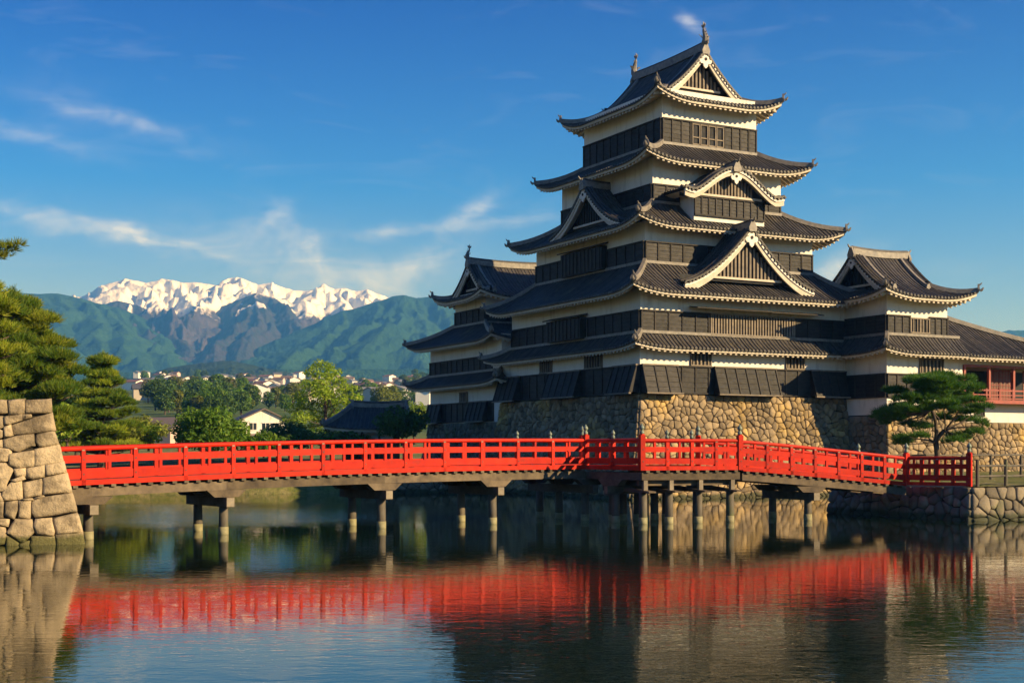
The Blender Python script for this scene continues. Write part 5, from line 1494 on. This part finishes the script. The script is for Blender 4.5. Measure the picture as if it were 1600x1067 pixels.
def layered_pine(base, H, spread, label, seed, mats=('pine',), levels=8, lean=(0, 0), name='pine_tree', crown_from=.25, per=26, length=.30, width=.018, density=1.0, taper=.75, group=None, blades=6, pw=1.0, flat=.55):
    rg = np.random.default_rng(seed); base = np.array(base, float)
    root = thing(name, label, 'tree', tuple(base), 0, group)
    t = MB(); top = base + np.array([lean[0], lean[1], H * .96])
    tp = limb(t, base + np.array([0, 0, -.3]), top, H * .030 + .06, .03, rg, .025, 9)
    P = {m: [] for m in mats}
    for l in range(levels):
        f = crown_from + (1 - crown_from) * (l + .4 * rg.random()) / levels
        c = base + (top - base) * f + np.array([0, 0, 0])
        reach = spread * (1 - taper * ((f - crown_from) / (1 - crown_from)) ** pw) * (.75 + .4 * rg.random())
        nb = max(3, int(5 * density)); a0 = rg.random() * 6.28
        for k in range(nb):
            a = a0 + k * math.tau / nb + (rg.random() - .5) * .7; R = reach * (.65 + .45 * rg.random())
            e = c + np.array([math.cos(a) * R, math.sin(a) * R, R * (.06 + .16 * rg.random())])
            limb(t, c, e, .05 + .012 * H * (1 - f), .012, rg, .10, 5, .05)
            m = mats[int(rg.random() * len(mats))] if len(mats) > 1 else mats[0]
            for q in (.42, .72, 1.0):
                if R * q < .25: continue
                pr = (.32 + .24 * R * q / max(spread, .1)) * (.8 + .5 * rg.random()) * spread / 2.4
                P[m].append((c + (e - c) * q + np.array([0, 0, .10 + (rg.random() - .4) * .5 * pr]), (pr * 1.15, pr * 1.15, pr * flat)))
    for q in range(7):
        f = q / 6; P[mats[0]].append((top + np.array([(rg.random() - .5) * .25 * spread * f, (rg.random() - .5) * .25 * spread * f, .05 - f * H * .16]), (spread * (.10 + .20 * f), spread * (.10 + .20 * f), spread * .15)))
    t.build('trunk', MAT['bark'], root, smooth=True)
    for m in mats:
        if not P[m]: continue
        V, F = needle_pads(rg, P[m], per, length, width, blades)
        link('crown', fast_mesh('crown', V - base, F), MAT[m], root)
    return root

def broadleaf(base, H, R, label, seed, mat='leaf', name='tree', clumps=26, size=.16, per=22, trunk_h=.3, group=None, cat='tree', shape=1.0, squash=.8):
    rg = np.random.default_rng(seed); base = np.array(base, float)
    root = thing(name, label, cat, tuple(base), 0, group)
    t = MB(); fork = base + np.array([(rg.random() - .5) * .2, (rg.random() - .5) * .2, H * trunk_h])
    limb(t, base + np.array([0, 0, -.3]), fork, .035 * H + .03, .022 * H + .02, rg, .05)
    C = []
    cz = H * (trunk_h + 1) / 2 ; hz = H * (1 - trunk_h) / 2
    for k in range(clumps):
        u = unit(rg, 1)[0]; rr = .45 + .5 * rg.random()
        w = 1 - max(0, u[2]) * .35 * shape
        c = base + np.array([u[0] * R * rr * w, u[1] * R * rr * w, cz + u[2] * hz * .86 * rr * 1.1])
        s = R * (.20 + .20 * rg.random())
        C.append((c, (s, s, s * squash)))
        if k % 2 == 0: limb(t, fork, c, .012 * H + .01, .01, rg, .08, 5)
    V, F = leaf_cloud(rg, C, per, size)
    finish_tree(root, t, V, F, mat)
    return root

def gnd(x, y): return land_z(x, y)
# --- the garden pine on the terrace: flat needle pads on a crooked trunk
def garden_pine():
    rg = np.random.default_rng(4); D = 68.0
    b = px(1463, 704, D); base = np.array([b.x, D, 1.45])
    root = thing('pine_tree', 'trained garden pine with layered dark green pads on the terrace before the castle', 'tree', tuple(base))
    t = MB(); k = D / FPX
    def at(x, y, dy=0.0): return np.array([(x - 800) * (D + dy) / FPX, D + dy, CAMZ + (HZ - y) * (D + dy) / FPX])
    fork = at(1462, 690, .1); f2 = at(1476, 672, 0); f3 = at(1455, 640, .2); f4 = at(1462, 612, .2)
    limb(t, base + np.array([0, 0, -.2]), fork, .17, .14, rg, .06, 6)
    limb(t, fork, f2, .13, .10, rg, .1); limb(t, fork, f3, .10, .07, rg, .12); limb(t, f3, f4, .07, .04, rg, .1)
    pads = [(1462, 592, .2, 42, 13), (1432, 598, -.4, 34, 12), (1492, 599, .4, 36, 12), (1410, 612, .3, 30, 12), (1512, 611, -.2, 30, 13), (1455, 611, -1.0, 46, 15), (1480, 617, 1.0, 36, 13),
            (1398, 634, -.3, 27, 12), (1426, 628, -1.1, 36, 14), (1500, 630, -.9, 34, 13), (1385, 645, .5, 22, 11), (1376, 659, 0, 18, 10), (1398, 657, -.9, 24, 11), (1420, 650, .8, 26, 11), (1444, 640, -1.3, 26, 11),
            (1526, 640, .2, 24, 11), (1530, 662, -.4, 20, 10), (1516, 654, .9, 24, 9), (1418, 690, -.3, 26, 10), (1440, 684, -.9, 20, 8), (1405, 684, .6, 16, 8), (1500, 682, .3, 26, 9), (1522, 676, -.5, 20, 9), (1486, 689, -.9, 18, 7), (1470, 652, .9, 22, 9),
            (1447, 668, .7, 14, 6), (1440, 622, .6, 34, 13), (1475, 634, -1.2, 34, 13), (1412, 640, -1.4, 28, 12), (1460, 600, -1.0, 44, 14), (1505, 642, 1.0, 28, 11), (1430, 664, -.2, 24, 9), (1380, 650, -.8, 22, 10)]
    P = []
    for x, y, dy, rx, ry in pads:
        c = at(x, y, dy * 1.5)
        for q in range(4):
            a = rg.random() * 6.28; rr = .62 * rg.random() ** .5; s = .36 + .22 * rg.random()
            P.append((c + np.array([math.cos(a) * rr * rx * k, math.sin(a) * rr * rx * k, (rg.random() - .5) * ry * k * .9]), (rx * k * s, rx * k * s, ry * k * (.32 + .28 * rg.random()))))
        src = f2 if x > 1470 and y > 620 else (f4 if y < 628 else (f3 if y < 668 else fork))
        limb(t, src, c + np.array([0, 0, -.12]), .05, .014, rg, .14, 6, .04)
    V, F = needle_pads(rg, P, 110, .26, .013, 6, .7, .7)
    finish_tree(root, t, V, F, 'pine_dark')
garden_pine()

# --- left bank pines
p = px(28, 704, 70); layered_pine((p.x, 70, 1.6), 9.6, 3.3, 'tall dense pine behind the foreground stone wall, left of the other pines', 21, ('pine', 'pine', 'pine_gold'), 10, (-.3, 0), per=42, length=.34, width=.020, density=1.6, taper=.62, crown_from=.22, pw=1.4)
p = px(158, 704, 93.2); layered_pine((p.x, 93.2, 1.0), 8.6, 2.75, 'conical pine with a bare lower trunk standing just beyond the left end of the bridge', 33, ('pine', 'pine', 'pine_gold'), 9, (.1, 0), per=44, length=.32, width=.022, density=1.5, taper=.8, crown_from=.2)
p = px(-38, 704, 52); layered_pine((p.x, 52, 1.6), 8.2, 2.15, 'yellowish sunlit pine cut by the left edge of the photo', 44, ('pine_gold', 'pine_gold', 'pine'), 8, (-.2, 0), per=34, length=.28, width=.016, density=1.3, taper=.35, crown_from=.22)
def side_branch():
    """the bough that reaches into the picture high on the left, with the tree that carries it"""
    rg = np.random.default_rng(8); D = 49.0; b = np.array([px(-150, 704, D).x, D, 1.6])
    root = thing('pine_tree', 'pine whose single golden bough reaches into the sky at the upper left edge', 'tree', tuple(b))
    t = MB(); top = b + np.array([.3, 0, 9.3]); limb(t, b, top, .25, .06, rg, .03, 8)
    P = []
    for x, y, rx, ry in ((8, 390, 22, 8), (-14, 402, 24, 9), (24, 384, 12, 4), (-40, 396, 26, 11), (-60, 420, 30, 12), (4, 400, 14, 5), (-150, 380, 60, 22), (-200, 430, 60, 20), (-110, 450, 40, 16)):
        c = np.array(px(x, y, D)); P.append((c, (rx * D / FPX, rx * D / FPX, ry * D / FPX)))
        limb(t, b + (top - b) * min(.95, max(.5, (c[2] - 1.8) / 9.3)), c, .05, .012, rg, .1)
    V, F = needle_pads(rg, P, 90, .26, .013, 6, .5, .7); finish_tree(root, t, V, F, 'pine_gold')
side_branch()
# --- bushes and trees on the far bank
def bush(x, D, yb, w, h, label, seed, mat, name='bush', group=None, n=24, size=.15, per=26):
    p = px(x, yb, D); z = p.z; k = D / FPX
    return broadleaf((p.x, D, z), h * k, w * k / 2, label, seed, mat, name, n, size, per, .12, group, 'bush', .6, .75)
bush(104, 90, 700, 62, 66, 'rounded yellow green bush right beside the end of the foreground wall', 51, 'leaf_light')
bush(62, 82, 706, 60, 60, 'leafy green bush showing just above the foreground wall under the tall pine', 52, 'leaf')
bush(206, 94.5, 700, 70, 46, 'low olive bush at the foot of the conical pine, right side', 53, 'leaf_olive')
bush(128, 95, 698, 60, 44, 'bright green shrub between the rounded bush and the conical pine', 54, 'leaf_light')
bush(232, 95.5, 698, 50, 36, 'small yellowish bush between the conical pine and the broad dark bush', 55, 'leaf_light')
bush(322, 93.6, 706, 128, 62, 'broad dome shaped dark green bush behind the red railing', 56, 'leaf', n=44)
bush(452, 118, 700, 90, 36, 'low dark hedge bush below the white gabled house', 57, 'leaf_dark')
bush(412, 96, 708, 90, 26, 'clipped low bush between the dome shaped bush and the hedge', 58, 'leaf')
bush(628, 99, 690, 82, 52, 'dark shaded bush in front of the grey tiled gatehouse', 59, 'leaf_dark', n=30)
bush(648, 140, 690, 60, 66, 'yellow green bushy tree peeping out beside the small castle tower', 60, 'leaf_light', 'small_tree')
bush(545, 101, 702, 100, 22, 'long shaded low bush under the eaves of the gatehouse', 61, 'leaf_dark')
bush(505, 122, 698, 60, 30, 'small green bush at the foot of the fresh green tree', 62, 'leaf')
for i, (x, D) in enumerate(((20, 110), (75, 118), (120, 128), (215, 130))):
    p = px(x, 704, D); broadleaf((p.x, D, 2.2), (7.2, 6.6, 5.6, 4.4)[i], (3.2, 3.0, 2.8, 2.6)[i], ['broad green tree behind the tall pine at the left edge', 'green tree filling the gap between tall pine and conical pine', 'green tree directly behind the conical pine', 'rounded green tree right of the conical pine, before the town'][i], 70 + i, ('leaf', 'leaf_olive', 'leaf', 'leaf_olive')[i], 'tree', 26, .2, 16, .2)
# --- the fresh green tree left of the castle
def fresh_tree():
    rg = np.random.default_rng(12); D = 135.0; k = D / FPX
    p = px(510, 704, D); base = np.array([p.x, D, 2.1])
    root = thing('maple_tree', 'fresh light green broadleaf tree standing between the town and the castle', 'tree', tuple(base))
    t = MB(); fork = np.array(px(510, 668, D)); limb(t, base, fork, .26, .2, rg, .03)
    spine = np.array(px(508, 600, D)); limb(t, fork, spine, .18, .06, rg, .04)
    C = []
    rows = [(568, 498, 14), (572, 512, 16), (580, 488, 18), (582, 520, 18), (592, 505, 22), (596, 532, 16), (600, 482, 18), (606, 545, 16), (610, 520, 24), (612, 494, 22), (620, 470, 18), (622, 552, 18), (626, 536, 20), (630, 510, 22), (632, 480, 20), (638, 460, 18), (640, 562, 12),
            (644, 545, 18), (646, 520, 20), (648, 492, 20), (652, 470, 20), (656, 448, 14), (660, 500, 20), (664, 462, 18), (664, 530, 16), (670, 482, 18), (600, 500, 18), (590, 516, 14), (615, 505, 22)]
    for y, x, r in rows:
        dy = (rg.random() - .5) * 5.5; c = np.array(px(x, y, D + dy)); rr = r * k * .82
        C.append((c, (rr, rr, rr * .62)))
        limb(t, fork + (spine - fork) * rg.random(), c, .06, .012, rg, .08, 5)
    V, F = leaf_cloud(rg, C, 24, .17, .5, .3); finish_tree(root, t, V, F, 'leaf_light')
fresh_tree()

# ================================================================== gatehouse and houses
gate = thing('gatehouse', 'small shaded wooden gatehouse with a hipped grey tile roof beside the castle', 'gatehouse', (-10.6, 103, 2.0))
def gatehouse():
    mb = MB(); mb.box(-12.6, 101.6, 2.0, -8.7, 105.4, 4.75); mb.build('wall', MAT['board'], gate)
    mb = MB(); mb.box(-12.62, 101.57, 3.5, -8.68, 101.6, 4.5); mb.build('plaster_band', MAT['plaster'], gate)
    for x in (-12.6, -11.3, -10.0, -8.85):
        mb = MB(); mb.box(x, 101.46, 2.0, x + .16, 101.565, 4.7); mb.build('post', MAT['timber'], gate)
    zf = lambda y: 4.55 + 1.75 * prof_skirt(min(max(y / 2.9, -.1), 1.1))
    Sf = Side((-14.0, 100.6), (1, 0), (0, 1), 6.7, 2.9, .62, .25, zf, .25)
    Sb = Side((-14.0, 106.4), (1, 0), (0, -1), 6.7, 2.9, .62, .25, zf, .25)
    Sl = Side((-14.0, 100.6), (0, 1), (1, 0), 5.8, 1.8, 1.61, 1.61, lambda y: zf(y / .62), .25)
    Sr = Side((-7.3, 100.6), (0, 1), (-1, 0), 5.8, .725, 4, 4, lambda y: zf(y / .25), .25)
    sf = MB()
    for s in (Sf, Sb, Sl, Sr): s.grid(sf, 0, s.Y, 6, 14)
    roof = sf.build('roof', MAT['tile'], gate, smooth=True)
    tl = MB(); Sf.ribs(tl, 0, 2.9); Sl.ribs(tl, 0, 1.8); tl.build('roof_tile', MAT['tile'], roof, kind='stuff')
    eave(Sf, .9, roof); eave(Sl, .9, roof)
    hip_ridge(roof, Sf, True); hip_ridge(roof, Sf, False)
    main_ridge(roof, (-12.1, 103.5, 6.3), (-8.1, 103.5, 6.3), .4, .34)
gatehouse()

def gable_house(root, w, d, h, rise, rot, wallm, roofm, windows=True, over=.5):
    """house standing on root: gable toward its own -y"""
    c, s = math.cos(rot), math.sin(rot); o = ORG[root.name]
    T = lambda x, y, z: (o[0] + x * c - y * s, o[1] + x * s + y * c, o[2] + z)
    mb = MB(); mb.hexa([T(-w / 2, -d / 2, -1.5), T(w / 2, -d / 2, -1.5), T(w / 2, d / 2, -1.5), T(-w / 2, d / 2, -1.5)], [T(-w / 2, -d / 2, h), T(w / 2, -d / 2, h), T(w / 2, d / 2, h), T(-w / 2, d / 2, h)])
    for y in (-d / 2, d / 2 - .1): mb.prism([T(-w / 2, y, h), T(w / 2, y, h), T(0, y, h + rise)], Vector(T(0, .1, 0)) - Vector(T(0, 0, 0)))
    mb.build('wall', wallm, root)
    mb = MB()
    for sg in (-1, 1):
        e = w / 2 + over; ze = h - rise * over / (w / 2)
        q = [T(sg * e, -d / 2 - over, ze + .03), T(0, -d / 2 - over, h + rise + .03), T(0, d / 2 + over, h + rise + .03), T(sg * e, d / 2 + over, ze + .03)]
        mb.prism(q, (0, 0, .18))
    rf = mb.build('roof', roofm, root)
    return T

white_house = thing('white_house', 'white gabled two storey house behind the dome shaped bush', 'house', (*px(404, 704, 210).xy, 2.6))
def build_white_house():
    T = gable_house(white_house, 6.6, 10, 5.0, 1.55, .35, MAT['plaster'], MAT['house_roof'], over=.45)
    def win(x0, x1, z0, z1):
        mb = MB(); mb.hexa([T(x0, -5.04, z0), T(x1, -5.04, z0), T(x1, -5.001, z0), T(x0, -5.001, z0)], [T(x0, -5.04, z1), T(x1, -5.04, z1), T(x1, -5.001, z1), T(x0, -5.001, z1)])
        w = mb.build('window', MAT['glass'], white_house)
        f = MB()
        for a, b, c_, d_ in ((x0 - .08, x1 + .08, z1, z1 + .1), (x0 - .08, x1 + .08, z0 - .1, z0), ((x0 + x1) / 2 - .04, (x0 + x1) / 2 + .04, z0, z1)):
            f.hexa([T(a, -5.09, c_), T(b, -5.09, c_), T(b, -5.041, c_), T(a, -5.041, c_)], [T(a, -5.09, d_), T(b, -5.09, d_), T(b, -5.041, d_), T(a, -5.041, d_)])
        f.build('window_frame', MAT['plaster'], w)
    for x in (-2.2, -.3, 1.0): win(x, x + 1.05, 3.5, 4.5)
    for x in (-2.3, -.4, 1.3): win(x, x + 1.0, 1.0, 2.0)
    mb = MB(); mb.hexa([T(-3.5, -5.9, 2.55), T(3.5, -5.9, 2.55), T(3.5, -5.001, 2.75), T(-3.5, -5.001, 2.75)], [T(-3.5, -5.9, 2.65), T(3.5, -5.9, 2.65), T(3.5, -5.001, 2.9), T(-3.5, -5.001, 2.9)])
    mb.build('porch_roof', MAT['house_roof'], white_house)
build_white_house()
annex = thing('grey_roof_house', 'low house with a long grey roof just left of the white gabled house', 'house', (*px(372, 704, 228).xy, 3.0))
gable_house(annex, 5.5, 8, 3.6, 1.4, 1.45, MAT['house_wall'], MAT['house_roof'])
barn = thing('pink_wall_house', 'pinkish walled house between the conical pine and the dome shaped bush', 'house', (*px(252, 704, 190).xy, 2.6))
gable_house(barn, 5.0, 6.5, 3.3, 1.5, 1.2, wear_mat('pinkish wall', (.55, .40, .33), (.48, .35, .28), 1, .85, 0), MAT['house_roof'])

def copy_tree(o, parent=None):
    c = o.copy(); COL.objects.link(c)
    if parent: c.parent = parent
    for ch in list(o.children): copy_tree(ch, c)
    return c
# houses of the town, seen small on the slope
HG, HL_ = 'town houses on the slope', 'small pale house of the distant town on the slope below the mountains'
protos = []
HTYPES = [('white', 'grey'), ('cream', 'brown'), ('pale grey', 'grey'), ('pinkish', 'brown'), ('white', 'reddish'), ('tan', 'dark grey')]
HWALL = {'white': (.78, .74, .68), 'cream': (.70, .62, .50), 'pale grey': (.55, .54, .52), 'pinkish': (.60, .46, .40), 'tan': (.50, .42, .32)}
HROOF = {'grey': (.20, .20, .21), 'brown': (.20, .13, .09), 'reddish': (.24, .12, .085), 'dark grey': (.09, .09, .10)}
HWM = {k: wear_mat(k + ' house wall', c, tuple(x * .85 for x in c), .1, .85, 0, vary=.12) for k, c in HWALL.items()}
HRM = {k: wear_mat(k + ' house roof', c, tuple(x * .8 for x in c), .1, .7, 0, vary=.2) for k, c in HROOF.items()}
rt = random.Random(31)
spots = []
tries = 0
while len(spots) < 150 and tries < 9000:
    tries += 1
    x = rt.uniform(205, 668); D = 560 * (1640 / 560) ** rt.random()
    X = (x - 800) / FPX * D
    if any((X - a) ** 2 + (D - b) ** 2 < (9 + D * .008) ** 2 for a, b in spots): continue
    if x < 395 and D < 700 and rt.random() < .5: continue
    spots.append((X, D))
for i, (X, D) in enumerate(spots):
    k = i % 6
    if i < 6:
        root = thing('town_house', 'small %s walled house with %s roof in the distant town below the mountains' % HTYPES[k], 'house', (X, D, land_z(X, D) - .3), 0, HG)
        w = (6, 7, 8, 6.5, 9, 7.5)[k]
        gable_house(root, w, w * (1.2, 1.5, 1.1, 1.6, 1.3, 1.4)[k], (5.2, 3.6, 5.6, 4.2, 6.2, 5.0)[k], (1.6, 1.8, 1.5, 1.7, 1.6, 2.0)[k], (0.3, 1.2, -.4, 1.7, .8, -1.1)[k], HWM[HTYPES[k][0]], HRM[HTYPES[k][1]], over=.6)
        protos.append(root)
    else:
        c = copy_tree(protos[k]); c.location = (X, D, land_z(X, D) - .3); c.rotation_euler = (0, 0, rt.uniform(-.6, .6))
        ORG[c.name] = tuple(c.location)
# round trees among the houses
TG, TL = 'trees among the town houses', 'rounded dark green tree among the distant town houses'
tp = []
for i in range(4):
    rg = np.random.default_rng(200 + i); C = []
    for q in range(12):
        u = unit(rg, 1)[0]; C.append((np.array([u[0] * 1.9, u[1] * 1.9, 4.6 + u[2] * 2.4]), (1.5, 1.5, 1.35)))
    V, F = leaf_cloud(rg, C, 5, .42, .4, .8)
    tp.append((fast_mesh('crown', V, F), rg))
bark_mb = MB(); bark_mb.tube([(0, 0, -.6), (.1, 0, 2.0), (0, .1, 4.5)], [.28, .22, .1], 6); trunk_me = bark_mb.mesh('trunk'); trunk_me.materials.append(MAT['bark'])
crowns = {}
for nm in ('leaf_dark', 'leaf_olive', 'leaf'):
    for i, (me, _) in enumerate(tp):
        m2 = me.copy(); m2.materials.append(MAT[nm]); crowns[(nm, i)] = m2
def town_tree(X, D, s, nm, k, rz):
    r = thing('town_tree', {'leaf_dark': 'rounded dark green tree', 'leaf_olive': 'rounded olive coloured tree', 'leaf': 'rounded fresh green tree'}[nm] + ' among the distant town houses', 'tree', (X, D, land_z(X, D) - .2), 0, TG); r.rotation_euler = (0, 0, rz); r.scale = (s, s, s)
    link('trunk', trunk_me, None, r); link('crown', crowns[(nm, k)], None, r)
rt = random.Random(77)
for i in range(52):        # the wooded knoll left of centre
    x = rt.triangular(218, 405, 300); D = rt.uniform(330, 620); X = (x - 800) / FPX * D
    town_tree(X, D, rt.uniform(.7, 1.15) * D / 430, rt.choice(('leaf_dark', 'leaf_dark', 'leaf_olive', 'leaf')), rt.randrange(4), rt.uniform(0, 6))
for i in range(80):
    x = rt.uniform(200, 670); D = 420 * (1640 / 420) ** rt.random(); X = (x - 800) / FPX * D
    town_tree(X, D, rt.uniform(.5, .95) * (1 + D / 2600), rt.choice(('leaf_dark', 'leaf_olive', 'leaf_olive', 'leaf')), rt.randrange(4), rt.uniform(0, 6))

# ================================================================== haze
def haze():
    mb = MB(); mb.box(-13000, -4500, -4.5, 13000, 13500, 900)
    m = bpy.data.materials.new('haze'); m.use_nodes = True
    N, L = m.node_tree.nodes, m.node_tree.links; N.clear()
    out = N.new('ShaderNodeOutputMaterial'); v = N.new('ShaderNodeVolumePrincipled')
    v.inputs['Color'].default_value = (.09, .38, 1, 1); v.inputs['Absorption Color'].default_value = (1, 1, 1, 1); v.inputs['Density'].default_value = HAZE
    v.inputs['Anisotropy'].default_value = .2
    L.new(v.outputs[0], out.inputs['Volume'])
    o = mb.build('haze', m, None, kind='stuff'); o['label'] = 'thin blue haze in the air over the valley'
HAZE = 1.9e-4
haze()
